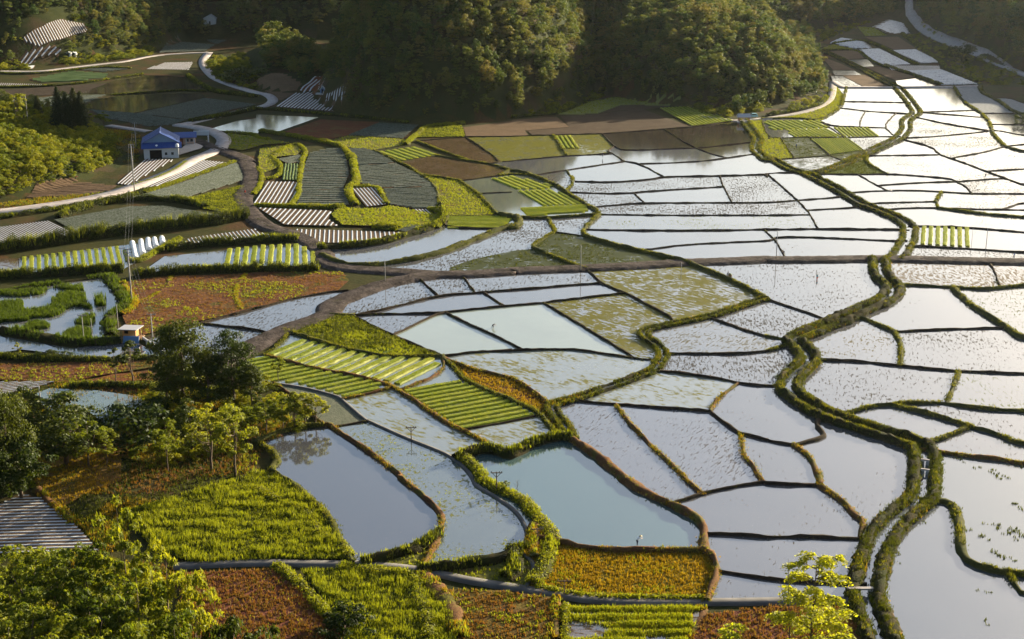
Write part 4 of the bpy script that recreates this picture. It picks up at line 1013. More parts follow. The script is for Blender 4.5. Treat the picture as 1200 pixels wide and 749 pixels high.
for s, dn in (('C0 0,560 480,440 760,330 1000,320 1183,330 1183,430 ; C1 300,510 50,580 ; C0 1183,700 1100,749 ; D0 560,160 280,150 150,60 0,60', 1.0), ('C0 0,300 320,312 700,260 740,400 690,430 500,520 150,450 0,450', .6), ('A0 420,590 650,610 640,749 520,749', .5), ('B0 0,230 170,205 520,175 640,150 480,200 250,240 0,270', .5), ('D0 300,160 600,120 600,330 480,350', 1.0), ('D0 0,380 420,360 800,420 800,600 0,749', .6)):
    pl = [GT(p)[:2] for p in P(s)]
    for key, d_, c_, sd_ in (('grass_deep', 4, .2, 71), ('grass_lit', 4, .56, 72), ('grass_orange', 5, .58, 73), ('grass_red', 3, .6, 74)):
        g_ = scatter(pl, d_ * dn, lambda x, y: vnoise(x, y, .13, sd_) > c_); bank[key].add(g_, H(g_[:, 0], g_[:, 1]) - .03, .2 + .35 * RNG.rand(len(g_)), .14, 4)
# ---- terraces edged with tall grass and bushes
hedge_leaf = {'dark': [], 'lit': [], 'reed': [], 'orange': []}
for w, h, tone, s in HEDGES:
    if tone == 'dark' and s[0] == 'B': h *= 1.6; w *= 1.15
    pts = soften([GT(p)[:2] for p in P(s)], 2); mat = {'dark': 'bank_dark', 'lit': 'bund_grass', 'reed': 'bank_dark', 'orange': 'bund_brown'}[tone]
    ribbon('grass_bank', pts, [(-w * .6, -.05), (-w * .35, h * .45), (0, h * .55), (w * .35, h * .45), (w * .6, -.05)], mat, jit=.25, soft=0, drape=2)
    c = resample(pts, .5); n = int(len(c) * .5 * (60 * w * h ** .5)); i = RNG.randint(0, len(c), n); sd_ = side(c)[i]
    a = RNG.rand(n) * math.pi; rr = .75 + .35 * RNG.rand(n); clump = .55 + .75 * vnoise(c[i][:, 0], c[i][:, 1], .55, 21)
    off = np.cos(a) * w * .62 * rr * (.7 + .3 * clump); hz = np.sin(a) * h * rr * clump * .9 + .05
    xy = c[i] + sd_ * off[:, None] + RNG.randn(n, 2) * .12; zz = hz + H(xy[:, 0], xy[:, 1])
    nr = np.stack([sd_[:, 0] * np.cos(a), sd_[:, 1] * np.cos(a), np.sin(a)], 1) + RNG.randn(n, 3) * .7
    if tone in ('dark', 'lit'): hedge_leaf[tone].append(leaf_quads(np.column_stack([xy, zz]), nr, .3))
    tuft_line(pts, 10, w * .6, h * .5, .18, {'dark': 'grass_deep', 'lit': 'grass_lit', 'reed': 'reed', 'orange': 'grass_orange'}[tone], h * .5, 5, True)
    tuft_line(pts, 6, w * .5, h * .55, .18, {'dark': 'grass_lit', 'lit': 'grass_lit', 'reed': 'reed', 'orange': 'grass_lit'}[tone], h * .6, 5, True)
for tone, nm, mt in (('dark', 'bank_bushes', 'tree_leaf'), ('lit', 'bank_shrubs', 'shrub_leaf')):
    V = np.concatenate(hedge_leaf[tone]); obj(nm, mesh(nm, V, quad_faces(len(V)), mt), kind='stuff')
for k, nm in (('grass_lit', 'bright_grass'), ('bank_lit', 'bank_grass'), ('grass_deep', 'dark_grass'), ('grass_orange', 'dry_grass'), ('grass_red', 'red_plants'), ('reed', 'reeds')):
    bank[k].build(nm, k)
# ------------------------------------------------------------------ trees
def crown_mesh(name, mat, rx, rz, zc, n_cl, n_lf, size, seed, rcl=.34, gaps=.0, asp=.6, flat_=0.8, lobes=0):
    r = np.random.RandomState(seed); C = []
    while len(C) < n_cl:
        d = r.randn(3); d /= np.linalg.norm(d); q = .45 + .55 * r.rand() ** .5
        bul = 1 + .28 * math.sin(3 * math.atan2(d[1], d[0]) + seed) * (1 - abs(d[2])) + .15 * math.sin(5 * d[2] + seed * 2)
        p = np.array([d[0] * rx * q * bul, d[1] * rx * q * bul, zc + d[2] * rz * q])
        if d[2] < -.75 and r.rand() < .6: continue
        C.append(p)
    C = np.array(C); k = np.repeat(np.arange(n_cl), n_lf); rad = rcl * rx * (.6 + .8 * r.rand(n_cl))[k]
    d = r.randn(len(k), 3); d /= np.linalg.norm(d, axis=1)[:, None]; d[:, 2] = np.abs(d[:, 2]) * .9 - .25
    c = C[k] + d * (rad * (.55 + .5 * r.rand(len(k))))[:, None] * np.array([1, 1, flat_])
    nr = d + r.randn(len(k), 3) * .55 + np.array([0, 0, .35])
    V = leaf_quads(c, nr, size, asp); return mesh(name, V, quad_faces(len(V)), mat), C
def trunk_mesh(name, h, r0, C, zc, seed, limbs=9, lean=.0):
    r = random.Random(seed); b = MB(); top = h * .82
    pts = [(r.uniform(-.05, .05) * h * k / 4 + lean * h * (k / 4) ** 2, r.uniform(-.05, .05) * h * k / 4, -0.5 + (top + .5) * k / 4) for k in range(5)]
    b.tube(pts, [r0 * 1.25, r0, r0 * .8, r0 * .5, r0 * .2], 'bark', 6)
    for q in r.sample(range(len(C)), min(limbs, len(C))):
        t = r.uniform(.3, .75); k = t * 4; i = int(k); s = Vector(pts[i]).lerp(Vector(pts[min(4, i + 1)]), k - i); e = Vector(C[q])
        m = s.lerp(e, .5) + Vector((0, 0, -.06 * h)); b.tube([s, m, e], [r0 * .42, r0 * .28, r0 * .1], 'bark', 4)
    return b.mesh(name, True)
def conifer_meshes(h, seed):
    r = np.random.RandomState(seed); cs, ns = [], []
    tiers = int(h * 2.6)
    for k in range(tiers):
        t = k / tiers; z = h * (.1 + .88 * t); R_ = (1 - t) ** .7 * h * .24 + .2; nb = int(6 + 9 * (1 - t))
        for j in range(nb):
            a = 2 * math.pi * (j + r.rand()) / nb; L_ = R_ * (.7 + .5 * r.rand()); n = int(18 + 24 * (1 - t)); u = r.rand(n) ** .7 * L_
            cs.append(np.stack([np.cos(a) * u, np.sin(a) * u, z - u * .35 + r.randn(n) * .12], 1) + r.randn(n, 3) * .1)
            ns.append(np.tile([np.cos(a) * .5, np.sin(a) * .5, .8], (n, 1)) + r.randn(n, 3) * .5)
    V = leaf_quads(np.concatenate(cs), np.concatenate(ns), .45, .45)
    b = MB(); b.tube([(0, 0, -.5), (0, 0, h * .5), (0, 0, h * .97)], [h * .02, h * .013, .03], 'bark', 6)
    return mesh('crown', V, quad_faces(len(V)), 'conifer_leaf'), b.mesh('trunk', True)
def plant(name, label, cat, loc, tm, cm, scale=1.0, rz=0.0, group=None, sz=None):
    o = obj(name, None, None, None, label, cat, group); o.location = loc; o.rotation_euler = (0, 0, rz); o.scale = (scale, scale, sz or scale)
    if tm: obj('trunk', tm, o)
    obj('crown', cm, o); return o
# ---- woods on the hills: the nearest trees one by one, the rest as one mass
PROTO = []
for k in range(5):
    rx = 1.4 + .2 * k; PROTO.append(crown_mesh('forest_crown', 'forest_leaf', rx, 2.6 + .5 * (k % 3), 3.2 + .5 * (k % 3), 24 + 2 * k, 50, .36, 40 + k, .46)[0])
EXCL = [d[2] for d in DRY] + [[GT(p)[:2] for p in P(s)] for s in (
    'A0 60,180 280,60 430,110 430,160 310,210 310,240 170,330 70,330', 'A0 930,285 960,245 1010,225 1100,200 1183,170 1183,440 1060,400 980,340', 'A1 -30,180 60,150 130,330 210,385 200,420 330,440 60,470 -30,430',
    'A3 480,100 640,60 650,170 480,160', 'A3 560,0 640,0 720,110 1183,330 1183,400 1000,290 700,180 600,60', 'A0 930,80 1010,80 1010,140 900,180',
    'A1 190,415 290,340 330,340 330,400 440,400 360,520 80,500', 'A0 690,275 730,235 760,210 825,160 900,150 1075,150 1020,225 965,260', 'A1 -60,330 60,320 130,370 215,385 110,470 80,470 40,430')]
def free(x, y):
    k = np.ones(x.shape, bool)
    for p in EXCL: k &= ~inpoly(x, y, p)
    for (nm, hw, h, mt, s) in ROADS[:0]: pass
    return k
def road_clear(x, y):
    k = np.ones(x.shape, bool)
    for (nm, hw, h, mt, s), l in zip(ROADS, TIED[NL:NL + NR]):
        c = resample([GT(p)[:2] for p in l], 3.0)
        m = np.nonzero(k)[0]
        if len(m) == 0: break
        for q in range(0, len(m), 2000):
            mm = m[q:q + 2000]; d = np.min((x[mm][:, None] - c[None, :, 0]) ** 2 + (y[mm][:, None] - c[None, :, 1]) ** 2, axis=1)
            k[mm] = d > (hw + 2.2) ** 2
    return k
def visible(x, y, z, m=60):
    Yc = y * CP - (z - CAM_H) * SP; Zc = y * SP + (z - CAM_H) * CP
    px = 600 + FPX * x / Yc; py = 374.5 - FPX * Zc / Yc
    return (px > -m) & (px < 1200 + m) & (py > -m - 10) & (py < 760)
def jgrid(x0, x1, y0, y1, s):
    X, Y = np.meshgrid(np.arange(x0, x1, s), np.arange(y0, y1, s)); X = X.ravel() + (RNG.rand(X.size) - .5) * s * .9; Y = Y.ravel() + (RNG.rand(Y.size) - .5) * s * .9
    return X, Y
pts_all = []
for x0, x1, y0, y1, s, sc in ((-260, 260, 500, 800, 2.9, .85), (-480, 420, 800, 1300, 5.0, 1.6)):
    X, Y = jgrid(x0, x1, y0, y1, s); Z = H(X, Y); k = (Z > 1.4) & visible(X, Y, Z + 5); X, Y, Z = X[k], Y[k], Z[k]
    k = free(X, Y); X, Y, Z = X[k], Y[k], Z[k]; k = road_clear(X, Y); X, Y, Z = X[k], Y[k], Z[k]
    # drop trees that a nearer slope hides completely
    vis = np.ones(len(X), bool)
    for t in np.linspace(.3, .985, 60): vis &= H(X * t, Y * t) < CAM_H + (Z + 8 - CAM_H) * t + .5
    pts_all.append(np.column_stack([X, Y, Z, np.full(len(X), sc)])[vis])
for s, d_, sc in (('A2 1030,530 1183,495 ; A3 230,440 262,400 245,300 205,220 185,140 100,70 0,50', .11, .9), ('A0 740,0 1183,0 1183,105 1050,140 1000,155 830,150 760,115', .03, 1.5), ('A3 430,10 560,0 600,60 500,90 300,110 200,130 190,60', .03, 1.4), ('A3 730,20 1183,60 1183,310 1000,235 800,160 720,110', .03, 1.5), ('A1 0,0 100,0 120,320 40,330 0,180', .05, 1.1)):
    g_ = scatter([GT(p)[:2] for p in P(s)], d_); pts_all.append(np.column_stack([g_, H(g_[:, 0], g_[:, 1]), np.full(len(g_), sc)]))
FT = np.concatenate(pts_all); FT = FT[np.argsort(np.hypot(FT[:, 0], FT[:, 1]))]
print('forest trees', len(FT))
fr = random.Random(5)
ind = []; rest = []
for t in FT:
    left = (t[0] < 22); grp = 'knoll' if t[1] < 800 else 'far'
    if grp == 'knoll' and len(ind) < 285 and H(t[0], t[1]) > 1.4 and abs(t[0]) < 170: ind.append(t)
    else: rest.append(t)
for t in ind:
    s = t[3] * fr.choice((.6, .8, .9, 1.0, 1.1, 1.25, 1.5))
    lab, grp = ('round leafy tree of the dense wood covering the big central knoll', 'trees of the central knoll wood') if t[0] < 33 and t[0] > -112 else (('leafy tree of the wood on the right knoll behind the dark ploughed fields', 'trees of the right knoll wood') if t[0] >= 33 else ('dark leafy tree on the wooded slope at the upper left', 'trees of the upper left slope'))
    o = obj('wood_tree', PROTO[fr.randrange(5)], None, None, lab, 'tree', grp); o.location = t[:3]; o.rotation_euler = (0, 0, fr.uniform(0, 6.28)); o.scale = (s, s, s * fr.uniform(.85, 1.45))
PO = [next(o for o in COL.objects if o.name.startswith('wood_tree') and o.data == p) for p in PROTO]
def forest_mass(name, T, protos):
    me = bpy.data.meshes.new(name); me.vertices.add(len(T)); me.vertices.foreach_set('co', T[:, :3].astype(np.float32).ravel())
    a = me.attributes.new('size', 'FLOAT', 'POINT'); a.data.foreach_set('value', (T[:, 3] * (.6 + .85 * RNG.rand(len(T)) ** 1.6)).astype(np.float32))
    a = me.attributes.new('turn', 'FLOAT', 'POINT'); a.data.foreach_set('value', (RNG.rand(len(T)) * 6.28).astype(np.float32))
    a = me.attributes.new('sort', 'INT', 'POINT'); a.data.foreach_set('value', RNG.randint(0, len(protos), len(T)).astype(np.int32))
    o = obj(name, me, kind='stuff'); ng = bpy.data.node_groups.new(name, 'GeometryNodeTree')
    ng.interface.new_socket('Geometry', in_out='INPUT', socket_type='NodeSocketGeometry'); ng.interface.new_socket('Geometry', in_out='OUTPUT', socket_type='NodeSocketGeometry')
    N, L = ng.nodes, ng.links; gi = N.new('NodeGroupInput'); go = N.new('NodeGroupOutput'); jn = N.new('GeometryNodeJoinGeometry')
    def at(nm, ty):
        n = N.new('GeometryNodeInputNamedAttribute'); n.data_type = ty; n.inputs[0].default_value = nm; return n.outputs[0]
    cb = N.new('ShaderNodeCombineXYZ'); L.new(at('turn', 'FLOAT'), cb.inputs[2]); sz = at('size', 'FLOAT'); so = at('sort', 'INT')
    for k, p in enumerate(protos):
        oi = N.new('GeometryNodeObjectInfo'); oi.transform_space = 'ORIGINAL'; oi.inputs['Object'].default_value = p; oi.inputs['As Instance'].default_value = True
        cmp_ = N.new('FunctionNodeCompare'); cmp_.data_type = 'INT'; cmp_.operation = 'EQUAL'; L.new(so, cmp_.inputs[2]); cmp_.inputs[3].default_value = k
        ip = N.new('GeometryNodeInstanceOnPoints'); L.new(gi.outputs[0], ip.inputs['Points']); L.new(cmp_.outputs[0], ip.inputs['Selection']); L.new(oi.outputs['Geometry'], ip.inputs['Instance'])
        L.new(cb.outputs[0], ip.inputs['Rotation']); L.new(sz, ip.inputs['Scale']); L.new(ip.outputs[0], jn.inputs[0])
    L.new(jn.outputs[0], go.inputs[0]); o.modifiers.new('instances', 'NODES').node_group = ng; return o
forest_mass('forest', np.array(rest), PO)
# ---- bushes on the sunlit hill at the left edge
SP_ = [crown_mesh('shrub_crown', 'shrub_leaf', 1.5 + .2 * k, 1.2 + .15 * k, .9, 18, 54, .3, 70 + k, .4)[0] for k in range(4)]
X, Y = jgrid(-250, -118, 375, 520, 2.7); Z = H(X, Y); k = (Z > .8) & visible(X, Y, Z + 1, 40) & free(X, Y)
plots = [[GT(p)[:2] for p in P(s)] for s in ('B0 170,140 330,110 540,150 520,175 390,195 300,200 120,205', 'A0 250,585 420,600 520,640 520,749 640,749 640,620 520,590')]
for p in plots: k &= ~inpoly(X, Y, p)
X, Y, Z = X[k], Y[k], Z[k]; k = road_clear(X, Y); S = np.column_stack([X[k], Y[k], Z[k], np.ones(k.sum())]); S = S[np.argsort(np.hypot(S[:, 0], S[:, 1]))]
print('hill shrubs', len(S))
si = []
for t in S[:230]:
    s = fr.uniform(.6, 1.25); o = obj('shrub', SP_[fr.randrange(4)], None, None, 'sunlit rounded shrub in the thicket on the low hill at the left edge', 'shrub', 'shrubs on the low left hill')
    o.location = t[:3]; o.rotation_euler = (0, 0, fr.uniform(0, 6.28)); o.scale = (s, s, s * fr.uniform(.9, 1.3)); si.append(o)
if len(S) > 230: forest_mass('thicket', S[230:], [next(o for o in si if o.data == p) for p in SP_])
# soil plot on that hill
pl = poly_xy('B0 170,140 330,112 540,150 515,172 390,192 300,200 120,205'); VV = hatch(pl, 14, pl[0], pl[3])
V0, F0, n0 = [], [], 0
for p, q, sp in VV:
    V, F = ridge(p, q, sp * 1.2, .1, .05, True, 2.5); V0.append(V); F0.append(F + n0); n0 += len(V)
obj('ploughed_field', mesh('ploughed_field', np.concatenate(V0), np.concatenate(F0), 'soil'), kind='structure')
# ---- single trees
CROWNS = {}
def broad(kind, seed):
    if (kind, seed) in CROWNS: return CROWNS[(kind, seed)]
    spec = {'big': (4.9, 6.3, 6.9, 100, 130, .42, 'tree_leaf', 13, .3, .36), 'mid': (2.9, 3.9, 4.8, 50, 100, .36, 'tree_leaf', 9, .2, .36), 'open': (2.9, 3.6, 6.0, 30, 95, .34, 'young_leaf', 10, .16, .27),
            'front': (3.2, 4.4, 6.0, 84, 52, .4, 'front_leaf', 10, .14, .17), 'pine': (1.9, 2.4, 5.6, 15, 70, .38, 'tree_leaf', 8, .13, .3), 'small': (1.4, 1.7, 2.9, 16, 70, .3, 'young_leaf', 4.6, .08, .36), 'bush': (2.0, 1.5, 1.4, 24, 80, .3, 'tree_leaf', 2, .08, .38), 'yellow': (2.6, 3.4, 6.0, 26, 80, .42, 'young_leaf', 9.5, .2, .33)}[kind]
    cm, C = crown_mesh('crown', spec[6], spec[0], spec[1], spec[2], spec[3], spec[4], spec[5], seed, spec[9], asp=.36 if kind == 'front' else .6); tm = trunk_mesh('trunk', spec[7], spec[8], C, spec[2], seed)
    CROWNS[(kind, seed)] = (cm, tm, spec[7] if kind != 'bush' else 2.9); return CROWNS[(kind, seed)]
TREES = [  # foot x, y on the sheet, top y, crown kind, seed, name, label, width factor
 (216, 476, 380, 'big', 1, 'broadleaf_tree', 'tallest dark tree of the clump beside the flooded field left of the track', .82),
 (274, 474, 391, 'big', 2, 'broadleaf_tree', 'dark round tree right behind the tallest one, nearest to the seedling beds', .75),
 (196, 474, 420, 'mid', 3, 'broadleaf_tree', 'low dark tree on the left flank of the tall dark clump', 1.2),
 (246, 480, 425, 'mid', 5, 'broadleaf_tree', 'dark tree filling the gap between the two tallest trees of the clump', 1.3),
 (296, 478, 428, 'mid', 4, 'broadleaf_tree', 'low tree on the right edge of the clump by the seedling beds', .9),
 (197, 552, 484, 'open', 11, 'young_tree', 'narrow yellow green tree standing alone left of the double tree', .62),
 (248, 552, 468, 'open', 12, 'young_tree', 'open crowned tree with bare lower trunk, left of the pair by the grass field', .95),
 (276, 558, 466, 'open', 13, 'young_tree', 'taller open crowned tree, right of the pair by the grass field', .9),
 (225, 530, 470, 'mid', 14, 'broadleaf_tree', 'dark bushy tree behind the open crowned pair', .9),
 (312, 506, 468, 'small', 15, 'small_tree', 'small tree on the bank between the tall clump and the row of four little trees', 1.0),
 (332, 503, 464, 'small', 16, 'small_tree', 'leftmost little tree of the four above the grey pond', 1.0),
 (345, 502, 461, 'small', 17, 'small_tree', 'second little tree from the left of the four above the grey pond', 1.1),
 (358, 500, 459, 'small', 18, 'small_tree', 'third little tree from the left of the four above the grey pond', 1.1),
 (370, 499, 463, 'small', 19, 'small_tree', 'rightmost little tree of the four above the grey pond', 1.1),
 (326, 447, 416, 'small', 20, 'small_tree', 'slender sapling in front of the lit seedling beds', .7),
 (136, 451, 410, 'pine', 21, 'thin_tree', 'thin flat topped tree left of the two below the pump shed', .9),
 (156, 451, 398, 'pine', 22, 'thin_tree', 'thin flat topped tree right of the two below the pump shed', 1.1),
 (78, 545, 462, 'mid', 23, 'broadleaf_tree', 'dark spreading tree right of the small pond pole', 1.3),
 (104, 548, 488, 'open', 24, 'young_tree', 'bright spreading tree on the bank below the small pond', 1.2),
 (126, 545, 500, 'open', 25, 'young_tree', 'bright low tree at the right end of the bank below the small pond', .9),
 (34, 520, 452, 'mid', 26, 'broadleaf_tree', 'dark tree in front of the striped plastic plot at the left edge', 1.0),
 (12, 580, 470, 'big', 27, 'broadleaf_tree', 'big tree cut by the left edge above the plastic sheeted beds', .66),
 (26, 585, 505, 'mid', 28, 'broadleaf_tree', 'rounded lower tree in front of the big one at the left edge', 1.1),
 (-6, 590, 520, 'mid', 29, 'broadleaf_tree', 'leafy tree half outside the left edge above the plastic sheeted beds', 1.0),
 (150, 520, 478, 'bush', 30, 'bush', 'dark bush hanging over the right end of the small pond', 1.3),
 (190, 490, 466, 'bush', 31, 'bush', 'reddish dark bush below the tall clump', 1.2),
 (22, 419, 401, 'small', 32, 'small_tree', 'single feathery shrub on the bank by the left water channel', .8),
 (62, 421, 411, 'bush', 33, 'bush', 'low dark bush in the left water channel', 1.4), (78, 422, 412, 'bush', 34, 'bush', 'low dark bush at the tip of the bank in the left water channel', 1.2),
 (45, 421, 412, 'bush', 36, 'bush', 'low dark bush nearest the left edge in the water channel', 1.2),
 (20, 146, 104, 'yellow', 41, 'broadleaf_tree', 'yellow green tree left of the conifers on the low hill', .9),
 (28, 150, 126, 'small', 42, 'small_tree', 'small tree under the yellow green one on the low hill', 1.2),
 (122, 152, 132, 'small', 43, 'small_tree', 'round small tree right of the conifers', 1.2), (108, 150, 134, 'small', 44, 'small_tree', 'small yellowish tree just right of the conifer foot', 1.1),
 (592, 578, 562, 'small', 51, 'small_tree', 'small layered tree beside the wooden pole on the pond bank', 1.0),
 (1127, 72, 53, 'bush', 52, 'bush', 'dark bush beside the mountain road', 1.2), (1196, 145, 134, 'bush', 53, 'bush', 'dark bush at the right edge beside the flooded field', 1.0),
 (283, 98, 78, 'bush', 54, 'bush', 'dark bush on the brown slope above the bend of the valley road', 1.8),
 (405, 745, 712, 'bush', 55, 'bush', 'dark bush at the bottom of the bright grass field', 1.0), (395, 735, 715, 'bush', 56, 'bush', 'dark bush by the concrete ditch at the lower edge', .8),
]
for px, fy, ty, kind, seed, nm, lab, wf in TREES:
    x, y, z = GT((px, fy)); d = math.hypot(y, CAM_H - z); sc_ = FPX / (y * CP + (CAM_H - z) * SP); h = (fy - ty) / sc_ / math.cos(math.atan2(CAM_H - z, y))
    cm, tm, h0 = broad(kind, seed); s = h / h0
    o = plant(nm, lab, 'bush' if nm == 'bush' else 'tree', (x, y, z), tm, cm, 1, fr.uniform(0, 6.28)); o.scale = (s * wf, s * wf, s)
    if kind in ('big', 'mid') and h < h0 * 1.0: pass
for px, fy, ty, seed, lab in ((70, 152, 102, 1, 'leftmost tall dark conifer of the group on the low hill'), (80, 153, 108, 2, 'second tall dark conifer from the left of the group on the low hill'), (89, 152, 103, 3, 'third tall dark conifer from the left of the group on the low hill'), (97, 154, 107, 4, 'rightmost tall dark conifer of the group on the low hill'), (45, 137, 112, 5, 'small lone conifer left of the tall conifer group')):
    x, y, z = GT((px, fy)); sc_ = FPX / (y * CP + (CAM_H - z) * SP); h = (fy - ty) / sc_ / .97; cm, tm = conifer_meshes(h, seed); plant('conifer', lab, 'tree', (x, y, z), tm, cm, 1, seed)
# ---- the viewer's own slope: crowns reaching into the picture at the bottom
def by_top(px, py, Yd):
    dx = (px - 600.0) / FPX; dy = (374.5 - py) / FPX; t = Yd / (CP + dy * SP); return dx * t, Yd, CAM_H + (-SP + dy * CP) * t
NEAR = [(140, 596, 122, 'front', 61, 'tallest leafy tree in front, its tip beside the plastic sheeted beds', .9), (188, 638, 121, 'front', 62, 'leafy tree right of the tallest one in front', .9), (100, 640, 120, 'front', 63, 'leafy tree just left of the tallest one in front', .9),
 (60, 652, 119, 'front', 64, 'leafy tree below the plastic sheeted beds', 1.1), (20, 648, 118, 'front', 65, 'leafy tree at the lower left edge below the plastic sheeted beds', 1.1), (225, 678, 119, 'front', 66, 'leafy tree reaching towards the red field at the bottom', .8),
 (160, 680, 116, 'front', 61, 'leafy tree in the middle of the front thicket', 1.0), (110, 695, 114, 'front', 62, 'lower leafy tree in the middle left of the front thicket', 1.0), (35, 700, 113, 'front', 63, 'lower leafy tree near the bottom left corner', 1.2),
 (200, 718, 112, 'front', 64, 'low leafy tree at the bottom of the front thicket', .9), (80, 728, 110, 'front', 65, 'low leafy tree at the bottom left of the front thicket', 1.1), (150, 738, 109, 'front', 66, 'lowest leafy tree at the bottom edge of the front thicket', 1.0), (5, 735, 109, 'front', 61, 'leafy tree in the bottom left corner', 1.0),
 (268, 695, 117, 'mid', 67, 'dense round bright tree at the bottom beside the red field', .75), (300, 722, 115, 'mid', 68, 'dense bright tree at the bottom edge right of the round one', .7), (245, 722, 114, 'mid', 67, 'dense bright tree at the bottom edge left of the round one', .7)]
for px, py, Yd, kind, seed, lab, wf in NEAR:
    x, y, zt = by_top(px, py, Yd); z = float(H(x, y)); cm, tm, h0 = broad(kind, seed); h = max(zt - z, 3.5); s = h / h0
    w = max(.75, min(1.15, s)) * wf; o = plant('leafy_tree', lab, 'tree', (x, y, z), tm, cm, 1, fr.uniform(0, 6.28)); o.scale = (w, w, s)
# ---- undergrowth: shrubs and tall weeds under the trees, on the slope in front and beside the mountain road
def undergrowth(name, outl, dens, smin, smax, cut=.35):
    T = []
    for s in outl:
        g_ = scatter([GT(p)[:2] for p in P(s)], dens, lambda x, y: vnoise(x, y, .16, 44) > cut); T.append(np.column_stack([g_, H(g_[:, 0], g_[:, 1]) - .15, smin + (smax - smin) * RNG.rand(len(g_))]))
    forest_mass(name, np.concatenate(T), [next(o for o in si if o.data == p) for p in SP_])
undergrowth('roadside_scrub', ('A3 640,165 700,150 750,178 850,218 1000,272 1183,352 1183,400 1030,393 960,383 830,328 800,288 690,225', 'A3 700,100 740,150 850,195 1000,250 1183,330 1183,300 1000,220 760,120', 'A3 60,515 150,500 240,465 275,440 290,395 250,395 210,430', 'A3 240,200 430,120 480,100 300,100 230,140', 'A0 940,300 1010,372 1050,385 1100,330 1010,250'), .12, .3, .75, .3)
undergrowth('tree_undergrowth', ('C0 560,560 700,500 1000,450 1183,420 1183,560 1000,640 700,700', 'C0 1000,300 1183,320 1183,420 1050,420', 'C1 0,330 90,330 200,480 300,505 100,540 0,500', 'C0 480,440 720,330 960,300 1130,350 1100,420 1000,450 800,480 700,500 560,500', 'C0 0,600 120,560 420,540 480,620 300,660 100,700', 'C1 -100,330 60,300 40,380 -60,430', 'C0 30,420 150,440 420,500 430,560 160,560'), .22, .3, .75, .3)
undergrowth('wood_edge', ('A0 0,90 95,170 100,230 140,320 0,325', 'A0 310,215 430,165 560,130 740,150 700,255 480,285 180,312 280,265', 'A0 200,60 280,40 440,90 300,95', 'A2 0,540 220,525 330,470 480,440 420,410 300,440 150,500', 'A2 640,445 830,460 880,530 1020,545 1183,500 1183,450 900,470 820,430', 'A0 960,300 1010,370 1183,425 1183,380 1100,260'), .14, .5, 1.1, .25)
undergrowth('slope_scrub', ('D0 -80,400 300,370 470,380 700,460 760,600 830,749 -80,749',), .3, .5, .9, .2)
# ---- feathery tree at the lower right
def locust(seed, h, spread, n_br):
    r = np.random.RandomState(seed); b = MB(); cs, ns = [], []
    b.tube([(0, 0, -.5), (.1, 0, h * .35), (-.05, .1, h * .7), (.02, 0, h * .97)], [.2, .15, .09, .03], 'bark', 6)
    for k in range(n_br):
        t = .3 + .68 * (k + r.rand()) / n_br; a = k * 2.4 + r.rand(); L_ = spread * (1.15 - t) ** .6 * (.65 + .5 * r.rand()); s = Vector((0, 0, h * t)); d = Vector((math.cos(a), math.sin(a), .38))
        e = s + d * L_; m = s.lerp(e, .5) + Vector((0, 0, .12 * L_)); b.tube([s, m, e], [.06, .04, .015], 'bark', 4)
        for f in range(int(8 + L_ * 6)):
            u = r.rand() ** .6; p = np.array(s.lerp(m, u * 2) if u < .5 else m.lerp(e, u * 2 - 1)); fa = a + r.randn() * 1.0; fl = .75 + .45 * r.rand(); n = 13
            q = np.linspace(.1, 1, n); sgn = np.where(np.arange(n) % 2 == 0, 1, -1); fd = np.array([math.cos(fa), math.sin(fa)]); sd2 = np.array([-fd[1], fd[0]])
            c = np.zeros((n, 3)); c[:, :2] = p[:2] + fd * (q * fl)[:, None] + sd2 * (sgn * .13)[:, None]; c[:, 2] = p[2] + .18 * q - .75 * q ** 2 * fl * (.5 + .6 * r.rand())
            cs.append(c); ns.append(np.tile([0, 0, 1.0], (n, 1)) + r.randn(n, 3) * .45)
    V = leaf_quads(np.concatenate(cs), np.concatenate(ns), .36, .5); return mesh('crown', V, quad_faces(len(V)), 'locust_leaf'), b.mesh('trunk', True)
x, y, zt = by_top(958, 648, 106); z = float(H(x, y)); cm, tm = locust(3, zt - z, 4.4, 42); plant('feathery_tree', 'bright yellow green feathery tree in front of the flooded fields at the lower right', 'tree', (x, y, z), tm, cm)
x, y, zt = by_top(858, 732, 104); z = float(H(x, y)); cm, tm = locust(5, zt - z, 2.4, 22); plant('feathery_tree', 'bright leafy sprig of a feathery tree just showing at the bottom edge', 'tree', (x, y, z), tm, cm)
x, y, zt = by_top(928, 655, 106); b = MB(); z = float(H(x, y)); b.tube([(0, 0, -.5), (.3, 0, (zt - z) * .6), (-.3, 0, zt - z)], [.09, .06, .015], 'bark', 5); b.tube([(.1, 0, (zt - z) * .72), (-.9, .1, (zt - z) * .9)], [.05, .015], 'bark', 4)
o = obj('bare_tree', None, None, None, 'thin bare leafless stem beside the feathery tree', 'tree'); o.location = (x, y, z); obj('trunk', b.mesh('trunk', True), o)
x, y, z = GT((606, 583)); b = MB(); b.tube([(0, 0, 0), (0, 0, 1.2), (.1, 0, 2.4)], [.04, .03, .01], 'bark', 4)
for k in range(9): a = k * 2.4; b.tube([(0, 0, .7 + .15 * k), (math.cos(a) * .6, math.sin(a) * .6, 1.4 + .15 * k)], [.02, .006], 'bark', 3)
o = obj('bare_sapling', None, None, None, 'leafless sapling on the bank of the blue green pond', 'tree'); o.location = (x, y, z + .4); obj('trunk', b.mesh('trunk', True), o)
# ------------------------------------------------------------------ buildings, poles, vehicles, people
def root(name, label, cat, loc, rz=0.0, group=None):
    o = obj(name, None, None, None, label, cat, group); o.location = loc; o.rotation_euler = (0, 0, rz); return o
def part(name, b, parent, smooth_=False): return obj(name, b.mesh(name, smooth_), parent)
def one(name, parent, fn, smooth_=False):
    b = MB(); fn(b); return part(name, b, parent, smooth_)
